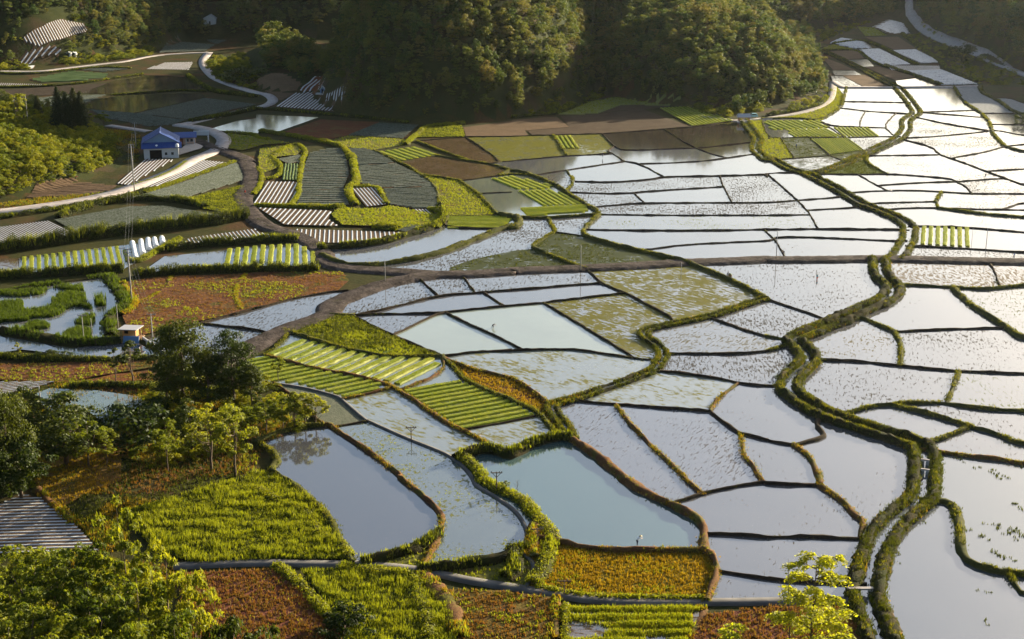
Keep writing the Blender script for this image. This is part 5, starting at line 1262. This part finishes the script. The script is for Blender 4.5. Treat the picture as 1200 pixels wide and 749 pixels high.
# ---- the blue roofed farmhouse (x to the right, y away, origin at the middle of the front wall)
x, y, z = GT((189, 185.5)); hs = root('farmhouse', 'white farmhouse with bright blue metal roofs beside the pale village road', 'house', (x, y, z - .1), R(12))
W2, D, EV, RG = 5.3, 11.0, 5.0, 7.9
def wall_front(b):
    b.box((2.9, .12, 1.7), (5.2, .24, 3.4), 'white_wall'); b.box((-4.4, .12, 1.7), (1.8, .24, 3.4), 'white_wall'); b.box((-1.6, .12, 3.1), (3.8, .24, .6), 'white_wall')
    b.box((5.4, 1.0, 1.7), (.24, 1.7, 3.4), 'white_wall'); b.box((-5.2, 1.0, 1.7), (.24, 1.7, 3.4), 'white_wall')
one('front_wall', hs, wall_front)
gar = one('garage_dark_panel', hs, lambda b: b.box((-1.6, .9, 1.4), (3.8, .2, 2.8), 'opening_shade'))  # near-black panel; the shade inside the garage is painted
for wx in (1.6, 3.6):
    w = one('window', hs, lambda b: (b.box((wx, -.02, 2.0), (1.0, .06, .08), 'white_metal'), b.box((wx, -.02, 1.0), (1.0, .06, .08), 'white_metal'), b.box((wx - .46, -.02, 1.5), (.08, .06, .92), 'white_metal'), b.box((wx + .46, -.02, 1.5), (.08, .06, .92), 'white_metal')))
    one('pane', w, lambda b: b.box((wx, -.01, 1.5), (.84, .04, .92), 'glass_dark'))
def house_wall(b):
    b.prism([(-W2, 0), (W2, 0), (W2, EV), (0, RG - .15), (-W2, EV)], 2.0, 2.0 + D, 'blue_wall')
one('gable_wall', hs, house_wall)
def slab(b, x0, z0, x1, z1, y0, y1, m, t=.12, ribs=0):
    b.prism([(x0, z0), (x1, z1), (x1, z1 + t), (x0, z0 + t)], y0, y1, m)
    for k in range(ribs):
        yy = y0 + (y1 - y0) * (k + .5) / ribs; b.prism([(x0, z0 + t), (x1, z1 + t), (x1, z1 + t + .06), (x0, z0 + t + .06)], yy - .04, yy + .04, m)
for sg in (-1, 1): one('roof_slope', hs, lambda b: slab(b, *((-W2 - .7, EV - .36, 0, RG) if sg < 0 else (0, RG, W2 + .7, EV - .36)), 1.3, 2.6 + D, 'blue_roof', .12, 12))
one('ridge_cap', hs, lambda b: b.prism([(-.2, RG + .1), (.2, RG + .1), (0, RG + .28)], 1.28, 2.62 + D, 'blue_roof'))
def leanto(b):
    V = [(-6.0, -.7, 3.35), (6.6, -.7, 3.35), (6.6, 2.0, 4.75), (-6.0, 2.0, 4.75)]; b.add(V + [(a, c, d + .14) for a, c, d in V], [(3, 2, 1, 0), (4, 5, 6, 7), (0, 1, 5, 4), (1, 2, 6, 5), (2, 3, 7, 6), (3, 0, 4, 7)], 'blue_roof')
    for k in range(18):
        xx = -5.8 + 12.2 * k / 17; b.add([(xx - .04, -.68, 3.5), (xx + .04, -.68, 3.5), (xx + .04, 1.98, 4.9), (xx - .04, 1.98, 4.9), (xx - .04, -.68, 3.56), (xx + .04, -.68, 3.56), (xx + .04, 1.98, 4.95), (xx - .04, 1.98, 4.95)], [(4, 5, 6, 7), (0, 1, 5, 4), (1, 2, 6, 5), (3, 0, 4, 7)], 'blue_roof')
one('lean_to_roof', hs, leanto)
one('water_tank', hs, lambda b: b.tube([(5.2, -.3, 3.6), (5.2, -.3, 4.5), (5.2, -.3, 4.7)], [.55, .55, .2], 'white_metal', 12)); one('solar_dish', hs, lambda b: b.tube([(-1.2, .2, 3.9), (-1.2, -.1, 4.3)], [.06, .4], 'white_metal', 10))
# annex
ax, ay, az = GT((224, 169.8)); an = root('farm_annex', 'low annex with a blue roof and red doors behind the blue roofed farmhouse', 'house', (ax - 2.8, ay, az), R(11))
one('wall', an, lambda b: (b.box((0, 2.2, 1.4), (8.2, 4.0, 2.8), 'pink_wall')))
def veranda(b):
    for px_ in (-4.0, -1.4, 1.2, 3.9): b.box((px_, -1.2, 1.35), (.28, .28, 2.7), 'white_wall')
one('veranda_posts', an, veranda)
for dx in (-.4, -2.9): d = one('door', an, lambda b: b.box((dx, .15, 1.05), (1.1, .1, 2.1), 'red_wall')); one('handle', d, lambda b: b.box((dx + .4, .08, 1.0), (.08, .06, .2), 'insulator'))
for dx in (1.6, 3.0): w = one('window', an, lambda b: b.box((dx, .15, 1.5), (1.1, .08, 1.2), 'white_metal')); one('pane', w, lambda b: b.box((dx, .09, 1.5), (.95, .06, 1.05), 'glass_dark'))
def an_roof(b):
    b.add([(-4.7, -1.7, 2.7), (4.7, -1.7, 2.7), (4.7, 2.0, 4.0), (-4.7, 2.0, 4.0), (4.7, 4.6, 2.9), (-4.7, 4.6, 2.9), (-4.7, -1.7, 2.58), (4.7, -1.7, 2.58), (4.7, 4.6, 2.78), (-4.7, 4.6, 2.78)], [(0, 1, 2, 3), (3, 2, 4, 5), (6, 9, 8, 7), (0, 6, 7, 1), (1, 7, 8, 4, 2), (0, 3, 5, 9, 6), (5, 4, 8, 9)], 'blue_roof')
    for k in range(14):
        xx = -4.5 + 9 * k / 13; b.add([(xx - .04, -1.7, 2.71), (xx + .04, -1.7, 2.71), (xx + .04, 2.0, 4.01), (xx - .04, 2.0, 4.01), (xx - .04, -1.7, 2.78), (xx + .04, -1.7, 2.78), (xx + .04, 2.0, 4.08), (xx - .04, 2.0, 4.08)], [(4, 5, 6, 7), (0, 1, 5, 4), (1, 2, 6, 5), (3, 0, 4, 7)], 'blue_roof')
one('roof', an, an_roof)
# yard wall and gate bar right of the annex
x0, y0, z0 = GT((227, 158.7)); x1, y1, z1 = GT((245, 158.7)); wl_ = root('yard_wall', 'long white low wall between the annex and the village road', 'wall', ((x0 + x1) / 2, (y0 + y1) / 2, z0)); one('coping', wl_, lambda b: b.box((0, 0, 1.5), (x1 - x0, .4, .14), 'white_metal')); one('panel', wl_, lambda b: b.box((0, 0, .72), (x1 - x0 - .1, .25, 1.42), 'white_wall'))
x, y, z = GT((244.5, 168)); gp = root('gate_post', 'white gate post at the bend of the village road', 'post', (x, y, z)); one('shaft', gp, lambda b: b.box((0, 0, 1.2), (.35, .35, 2.4), 'white_wall')); one('cap', gp, lambda b: b.box((0, 0, 2.47), (.5, .5, .12), 'white_metal'))
# ---- small buildings
def hut(px, fy, name, label, w, d, h, wallm, roofm, rise=.8, cat='hut', door=True):
    x, y, z = GT((px, fy)); o = root(name, label, cat, (x, y, z)); one('wall', o, lambda b: b.prism([(-w / 2, -.5), (w / 2, -.5), (w / 2, h), (0, h + rise * .9), (-w / 2, h)], 0, d, wallm))
    one('roof', o, lambda b: (slab(b, -w / 2 - .3, h - .2, 0, h + rise, -.3, d + .3, roofm), slab(b, 0, h + rise, w / 2 + .3, h - .2, -.302, d + .302, roofm)))
    if door: one('door', o, lambda b: b.box((0, -.03, .95), (.8, .06, 1.9), 'opening_shade'))
    return o
h1 = hut(378, 110, 'field_shrine', 'tiny pale blue hut with a pitched roof on a white slab among striped plastic rows', 1.9, 2.0, 1.6, 'blue_wall', 'white_metal', 1.3)
one('slab', h1, lambda b: b.box((.3, .6, -.02), (6.0, 3.6, .3), 'grey_concrete'))
hut(246, 29, 'hillside_house', 'small grey house high in the valley at the top of the picture', 7, 6, 3.6, 'grey_concrete', 'roof_pale', 1.8, 'house')
hut(80, 66, 'hillside_hut', 'left white hut of the two below the plastic rows on the wooded slope', 2.6, 2.4, 1.6, 'white_wall', 'white_metal', .5); hut(86, 66, 'hillside_hut', 'right white hut of the two below the plastic rows on the wooded slope', 2.6, 2.4, 1.5, 'white_wall', 'white_metal', .5)
# pump shed
x, y, z = GT((151, 402)); ps = root('pump_shed', 'flat roofed shed with a blue front standing over the marsh water', 'shed', (x, y, z), R(-12))
for sx in (-1.5, 1.5):
    for sy in (0, 2.2): one('post', ps, lambda b: b.box((sx, sy, 1.3), (.16, .16, 2.6), 'wood'))
one('wall', ps, lambda b: b.box((0, 1.2, 1.9), (2.7, 1.9, 1.4), 'orange_tarp')); one('roof', ps, lambda b: b.prism([(-2.0, 2.62), (2.0, 2.75), (2.0, 2.87), (-2.0, 2.74)], -.4, 2.7, 'roof_pale')); one('platform', ps, lambda b: b.box((.3, .9, .95), (4.0, 3.0, .16), 'wood'))
one('blue_front', ps, lambda b: b.prism([(-.9, .2), (2.4, .25), (2.6, 1.75), (-.6, 1.6)], -.75, -.62, 'blue_tarp')); one('window', ps, lambda b: b.box((-.5, .22, 2.1), (.8, .06, .6), 'opening_shade'))
x0, y0, z0 = GT((168, 401)); x1, y1, z1 = GT((195, 418)); b = MB(); b.tube([(0, 0, .9), (x1 - x0, y1 - y0, .5)], [.28, .28], 'grey_concrete', 6); o = root('concrete_beam', 'grey concrete channel on short legs running down from the pump shed', 'channel', (x0, y0, z0)); part('trough', b, o)
for t in (.15, .5, .85): one('leg', o, lambda b: b.box(((x1 - x0) * t, (y1 - y0) * t, .3), (.25, .25, .7), 'grey_concrete'))
# shelter over the canal head and the small car behind it
x, y, z = GT((872, 143.5)); sh = root('roadside_shelter', 'small open shelter with a pale pitched roof over the canal head by the valley road', 'shelter', (x, y, z + .2))
for sx in (-1.9, 1.9):
    for sy in (0, 2.2): one('post', sh, lambda b: b.box((sx, sy, .9), (.2, .2, 1.8), 'red_wall'))
one('bench', sh, lambda b: b.box((0, .6, .4), (3.0, .5, .12), 'white_wall')); one('base', sh, lambda b: b.box((0, 1.1, -.05), (5.0, 3.6, .3), 'grey_concrete'))
one('roof', sh, lambda b: b.add([(-2.6, -.8, 1.75), (2.6, -.8, 1.75), (2.3, 1.1, 2.9), (-2.3, 1.1, 2.9), (2.6, 3.0, 1.75), (-2.6, 3.0, 1.75)], [(0, 1, 2, 3), (3, 2, 4, 5), (5, 4, 1, 0), (1, 4, 2), (0, 3, 5)], 'roof_pale'))
x, y, z = GT((882.5, 138.5)); car = root('parked_car', 'pale blue small car parked on the valley road behind the shelter', 'car', (x, y, z + .25), R(4))
one('body', car, lambda b: b.prism([(-1.65, .35), (1.65, .35), (1.7, .75), (1.55, .95), (1.35, 1.35), (.9, 1.55), (-.5, 1.55), (-1.05, 1.0), (-1.6, .85), (-1.7, .6)], -.75, .75, 'pale_blue'))
one('windscreen', car, lambda b: b.add([(-1.04, -.66, 1.04), (-1.04, .66, 1.04), (-.56, .62, 1.5), (-.56, -.62, 1.5)], [(0, 1, 2, 3), (3, 2, 1, 0)], 'glass_dark'))
for sy in (-.765, .765): one('side_window', car, lambda b: b.prism([(-.85, 1.02), (1.2, 1.02), (.85, 1.45), (-.48, 1.45)], sy - .012, sy + .012, 'glass_dark'))
for sx in (-1.05, 1.05):
    for sy in (-.72, .72): w = one('wheel', car, lambda b: b.tube([(sx, sy - .1, .32), (sx, sy + .1, .32)], [.32, .32], 'tyre', 12)); one('rim', w, lambda b: b.tube([(sx, sy - .115, .32), (sx, sy + .115, .32)], [.18, .18], 'white_metal', 8))
for sy in (-.5, .5): one('headlight', car, lambda b: b.box((-1.68, sy, .72), (.06, .3, .14), 'white_metal'))
# ---- five plastic tunnels
for k, (s, lab) in enumerate((('B0 612,420 628,495', 'longest plastic tunnel, nearest the seedling beds'), ('B0 652,412 660,472', 'second plastic tunnel from the seedling beds'), ('B0 684,405 690,450', 'middle plastic tunnel of the five'), ('B0 714,403 722,440', 'second smallest plastic tunnel of the five'), ('B0 748,398 754,425', 'smallest plastic tunnel, farthest right of the five'))):
    p, q = [GT(a) for a in P(s)]; c = ((p[0] + q[0]) / 2, (p[1] + q[1]) / 2, .2); L_ = math.hypot(q[0] - p[0], q[1] - p[1]); rz = math.atan2(q[1] - p[1], q[0] - p[0]) - math.pi / 2
    o = root('plastic_tunnel', lab, 'tunnel', c, rz, 'plastic tunnels beside the seedling beds'); r_ = .72
    arc = [(math.cos(math.pi * j / 10) * r_, math.sin(math.pi * j / 10) * r_ * 1.25) for j in range(11)]
    one('film', o, lambda b: b.prism(arc, -L_ / 2, L_ / 2, 'tunnel_film'), False)
    for j in range(max(3, int(L_ / 1.6))): yy = -L_ / 2 + L_ * (j + .5) / max(3, int(L_ / 1.6)); one('hoop', o, lambda b: b.tube([(a * 1.02, yy, e * 1.02) for a, e in arc], [.03] * 11, 'grey_concrete', 4))
# ---- poles
def pole(px, by, ty, label, arms=1, r0=.13, mat='pole_concrete', name='power_pole', tee=False, cat='pole'):
    x, y, z = GT((px, by)); sc_ = FPX / (y * CP + (CAM_H - z) * SP); h = (by - ty) / sc_ / math.cos(math.atan2(CAM_H - z, y)); o = root(name, label, cat, (x, y, z), 0, 'poles across the valley')
    one('shaft', o, lambda b: b.tube([(0, 0, -.5), (0, 0, h * .5), (0, 0, h)], [r0, r0 * .85, r0 * .65], mat, 8), True)
    for k in range(arms):
        za = h - .25 - .7 * k; a = one('crossarm', o, lambda b: b.box((0, r0 + .05, za), (1.7, .1, .12), 'insulator' if not tee else mat))
        for sx in (-.75, 0 if k else .4, .75): one('insulator', a, lambda b: b.tube([(sx, r0 + .05, za + .06), (sx, r0 + .05, za + .3)], [.05, .07], 'insulator', 6))
    if tee:
        one('brace', o, lambda b: (b.tube([(-.6, .15, h - .3), (0, .15, h - 1.0)], [.04, .04], mat, 4), b.tube([(.6, .15, h - .3), (0, .15, h - 1.0)], [.04, .04], mat, 4)))
    return Vector((x, y, z + h))
T1 = pole(157.6, 224, 170, 'tall concrete pole beside the village road below the farmhouse', 2, .17)
T0 = pole(159.6, 172, 144, 'concrete pole behind the tall one left of the farmhouse', 1)
T2 = pole(154.6, 355, 292, 'tall pole with double crossarms where the dry field meets the marsh pool', 3, .17)
pole(144.5, 319, 290, 'short pole at the right end of the yellow seedling beds', 1, .1); pole(117, 315, 291, 'thin pole standing among the yellow seedling beds', 1, .08)
T3 = pole(179.8, 408, 368, 'pole in the flooded field right of the pump shed', 1); pole(98.6, 401, 369, 'pole at the edge of the marsh pool left of the pump shed', 1, .1); pole(109, 402, 373, 'thinner pole in the marsh pool just left of the pump shed', 0, .07)
pole(138.8, 386, 357, 'grey post on the marsh bank above the pump shed', 0, .09); pole(48.3, 480, 453, 'pale concrete post on the near bank of the small pond', 0, .14)
pole(33, 146, 112, 'pole beside the yellow green tree on the low hill', 0, .12)
pole(482, 517, 500, 'small wooden T pole on the ditch between two flooded fields', 1, .09, 'bark', 'wooden_pole', True); pole(582, 577, 553, 'wooden T pole on the pond bank beside the small layered tree', 1, .1, 'bark', 'wooden_pole', True)
pole(629.5, 637, 619, 'leaning short T pole on the bushy bank below the pond', 1, .09, 'bark', 'wooden_pole', True); pole(661, 698, 680, 'short T pole beside the lower concrete road', 1, .09, 'bark', 'wooden_pole', True)
pole(680.5, 318, 287, 'slender pole on the main track above the pale fields', 0, .1); pole(798, 327, 308, 'short slender pole just below the main track', 0, .08); pole(909.5, 304, 271, 'slender pole where a bund meets the main track', 0, .1); pole(1155, 294, 267, 'slender pole right of the seven green beds', 0, .09); pole(451.6, 331, 305, 'slender pole where the two tracks join', 0, .09); pole(1138, 291, 268, 'thin stake at the right end of the seven green beds', 0, .05)
for A_, B_, lab in ((T1, T2, 'sagging power lines crossing the terraced plots below the farmhouse'), (T2, T3, 'sagging power lines between the tall double crossarm pole and the pole by the pump shed'), (T0, T1, 'short power lines left of the farmhouse')):
    o = root('power_lines', lab, 'wires', A_)
    for dx in (-.7, 0, .7):
        pts = [Vector((dx, .2, 0)).lerp(B_ - A_ + Vector((dx, .2, 0)), k / 14) - Vector((0, 0, 2.2 * 4 * (k / 14) * (1 - k / 14))) for k in range(15)]
        one('wire', o, lambda b: b.tube(pts, [.011] * 15, 'wire', 4))
# ---- plank bridges over the canal
for s, lab in (('D3 365,540 485,540', 'pale concrete beam bridging the canal at the end of the lower road'), ('C3 705,685 745,690', 'small plank across the canal above the fork'), ('C3 705,730 745,735', 'second small plank across the canal above the fork')):
    p, q = [GT(a) for a in P(s)]; L_ = math.hypot(q[0] - p[0], q[1] - p[1]); o = root('plank_bridge', lab, 'bridge', ((p[0] + q[0]) / 2, (p[1] + q[1]) / 2, .75), math.atan2(q[1] - p[1], q[0] - p[0])); one('deck', o, lambda b: b.box((0, 0, 0), (L_, .55 if 'beam' in lab else .3, .22), 'concrete'))
    for e in (-1, 1): one('abutment', o, lambda b: b.box((e * (L_ / 2 - .3), 0, -.45), (.5, .7, .66), 'grey_concrete'))
# ---- people
def person(px, fy, label, pose, cols, rz=0.0, dz=0.0, hat=None, tool=None, s=.95):
    """one continuous skinned body; cols = trousers, shirt; dz lowers wading legs into the water"""
    x, y, z = GT((px, fy)); o = root('person', label, 'person', (x, y, z + dz), rz)
    bend, arm_a, step = {'stand': (0, .12, .06), 'walk': (.1, .3, .22), 'bend': (1.05, 1.0, .14), 'reach': (.35, .9, .12)}[pose]
    sb, cb = math.sin(bend), math.cos(bend); V, E, Rr = [], [], []
    def v(p, r, par=None):
        V.append(p); Rr.append(r)
        if par is not None: E.append((par, len(V) - 1))
        return len(V) - 1
    pel = v((0, 0, .92), .135); up = lambda d, e=0: (0, -sb * d + e * 0, .92 + cb * d)
    sp = v(up(.2), .125, pel); ch = v(up(.42), .15, sp); nk = v(up(.56), .055, ch); hd0 = v((0, up(.64)[1] - .02, up(.64)[2]), .075, nk); hd1 = v((0, up(.72)[1] - .03, up(.72)[2] + .02), .095, hd0); hd2 = v((0, up(.8)[1] - .025, up(.8)[2] + .02), .075, hd1)
    nose = v((0, hd1 and up(.7)[1] - .13, up(.7)[2]), .018, hd1)
    for e in (-1, 1): v((e * .092, up(.71)[1] - .02, up(.71)[2] + .01), .02, hd1)
    HND = []
    for e in (-1, 1):
        hip = v((e * .1, 0, .86), .1, pel); kn = v((e * .11, -step * e * .7 - .02, .48), .065, hip); an_ = v((e * .11, -step * e * .9 + .02, .09), .045, kn); to = v((e * .12, -step * e * .9 - .13, .04), .04, an_)
        S = up(.48); shd = v((e * .19, S[1], S[2]), .065, ch); A1 = arm_a; el = v((e * .23, S[1] - .28 * math.sin(A1) , S[2] - .28 * math.cos(A1)), .045, shd); wr = v((e * .22, S[1] - .28 * math.sin(A1) - .24 * math.sin(A1 + .35), S[2] - .28 * math.cos(A1) - .24 * math.cos(A1 + .35)), .03, el)
        wp = Vector(V[wr]); dr = (wp - Vector(V[el])).normalized(); pm = v(tuple(wp + dr * .06), .032, wr); HND.append(wp + dr * .1)
        for f in range(4): off = Vector((0, (f - 1.5) * .02, 0)); L_ = (.07, .085, .08, .06)[f]; f1 = v(tuple(wp + dr * .1 + off), .0095, pm); f2 = v(tuple(wp + dr * (.1 + L_ * .55) + off + Vector((-e * .008, -.012, 0))), .0085, f1); v(tuple(wp + dr * (.1 + L_) + off + Vector((-e * .022, -.03, 0))), .0075, f2)
        t1 = v(tuple(wp + dr * .05 + Vector((-e * .01, -.045, 0))), .01, pm); v(tuple(wp + dr * .085 + Vector((-e * .02, -.06, 0))), .0085, t1)
    me = bpy.data.meshes.new('body'); me.from_pydata(V, E, []); b = bpy.data.objects.new('body', me); COL.objects.link(b)
    sk = b.modifiers.new('skin', 'SKIN'); sv = me.skin_vertices[0].data
    for i, r in enumerate(Rr): sv[i].radius = (r, r); sv[i].use_root = (i == 0)
    b.modifiers.new('sub', 'SUBSURF').levels = 1
    ev = b.evaluated_get(bpy.context.evaluated_depsgraph_get()); nm = bpy.data.meshes.new_from_object(ev); b.modifiers.clear(); b.data = nm; nm.name = 'body'; bpy.data.meshes.remove(me)
    for m in (cols[0], cols[1], 'skin', 'hair'): nm.materials.append(MATS[m])
    c0 = np.array(up(.5)); ax_ = np.array([0, -sb, cb])
    for p in nm.polygons:
        c = np.array(p.center); t = (c - np.array([0, 0, .92])) @ ax_; hand = min((Vector(c) - h_).length for h_ in HND) < .14
        if c[2] < .9 and t < .02 and not hand: m = 0 if c[2] > .16 else 3
        elif hand: m = 2
        elif t > .55: m = 3 if (t > .74 or c[1] > up(.7)[1] + .03) else 2
        else: m = 1
        p.material_index = m; p.use_smooth = True
    b.parent = o; o.scale = (s, s, s)
    for e in (-1, 1): one('eye', b, lambda q: q.tube([(e * .032, up(.73)[1] - .118, up(.73)[2] + .02), (e * .032, up(.73)[1] - .126, up(.73)[2] + .02)], [.011, .009], 'hair', 6))
    one('mouth', b, lambda q: q.box((0, up(.65)[1] - .098, up(.65)[2]), (.04, .012, .01), 'red_wall'))
    if hat: hb = np.array(up(.82)); one('hat', o, lambda q: q.tube([(0, hb[1] - .03, hb[2] - .06), (0, hb[1] - .03, hb[2] - .03), (0, hb[1] - .03, hb[2] + .09)], [.24, .2, .03], hat, 12))
    if tool:
        h_ = HND[1] + Vector((0, -.03, .0)); t_ = obj('hoe', None, None, None, tool, 'tool'); t_.location = o.location; t_.rotation_euler = o.rotation_euler; t_.scale = o.scale
        one('shaft', t_, lambda q: q.tube([tuple(h_ + Vector((0, .55, .5))), tuple(h_ + Vector((0, -.75, -.7)))], [.018, .018], 'wood', 6)); one('blade', t_, lambda q: q.box(tuple(h_ + Vector((0, -.78, -.74))), (.18, .05, .22), 'insulator'))
person(957.3, 327.5, 'person in a dark teal shirt standing in the flooded field below the main track', 'stand', ('cloth_red', 'cloth_teal'), .6, -.3)
person(852, 324.5, 'person in dark clothes wading at the left end of the field below the main track', 'reach', ('cloth_dark', 'cloth_dark'), 1.2, -.3)
x, y, z = GT((855.5, 324)); bd = root('seedling_basket', 'dark heaped basket in the water beside the wading person', 'basket', (x, y, z)); one('basket', bd, lambda b: b.tube([(0, 0, -.1), (0, 0, .35), (0, 0, .42)], [.35, .5, .46], 'wood', 10)); one('heap', bd, lambda b: b.tube([(0, 0, .4), (0, 0, .6), (.05, 0, .72)], [.45, .35, .1], 'veg', 9), True)
person(918.6, 297.5, 'dark dressed person with a hoe above the main track', 'bend', ('cloth_dark', 'cloth_dark'), -.8, -.25, None, 'long handled hoe held by the person above the main track')
person(1154.5, 208.5, 'person in dark clothes walking below the diagonal bund at the right', 'walk', ('cloth_dark', 'cloth_dark'), .4, -.2)
person(1188, 302.5, 'person in dark clothes at the right end of the main track', 'walk', ('cloth_dark', 'cloth_blue'), 1.4, -.15)
person(706, 185.5, 'person in dark clothes on the bund below the algae covered fields', 'walk', ('cloth_dark', 'cloth_dark'), 2.0, .25)
person(577.5, 384, 'bending person in dark clothes in the pale greenish field', 'bend', ('cloth_dark', 'cloth_dark'), .7, -.3)
person(746.5, 643.5, 'person in a white top bending on the near bank of the blue green pond', 'bend', ('cloth_dark', 'cloth_white'), 2.4, .45, 'straw')
person(287.5, 230.5, 'person in red on the curving brown track', 'walk', ('cloth_dark', 'cloth_red'), .3, .4)
person(956.5, 111, 'person in a pale top beside the canal road at the foot of the right knoll', 'stand', ('cloth_dark', 'cloth_white'), 1.0, 0)
person(88.5, 211, 'person in red working on the soil plot of the left hill', 'bend', ('cloth_dark', 'cloth_red'), 1.6, 0)
person(933, 357-183, 'person in blue standing in the dark green field between the canals', 'stand', ('cloth_dark', 'cloth_blue'), 1.6, 0)
# ------------------------------------------------------------------ evening air
hm, ht, hN, hL, ho = new_mat('haze')
hv = hN.new('ShaderNodeVolumePrincipled'); hv.inputs['Color'].default_value = (.86, .93, 1, 1); hv.inputs['Density'].default_value = .000013; hv.inputs['Anisotropy'].default_value = .7
hL.new(hv.outputs[0], ho.inputs['Volume']); b = MB(); b.box((0, 900, 88), (2400, 2400, 184), 'haze'); obj('haze', b.mesh('haze'), kind='stuff')
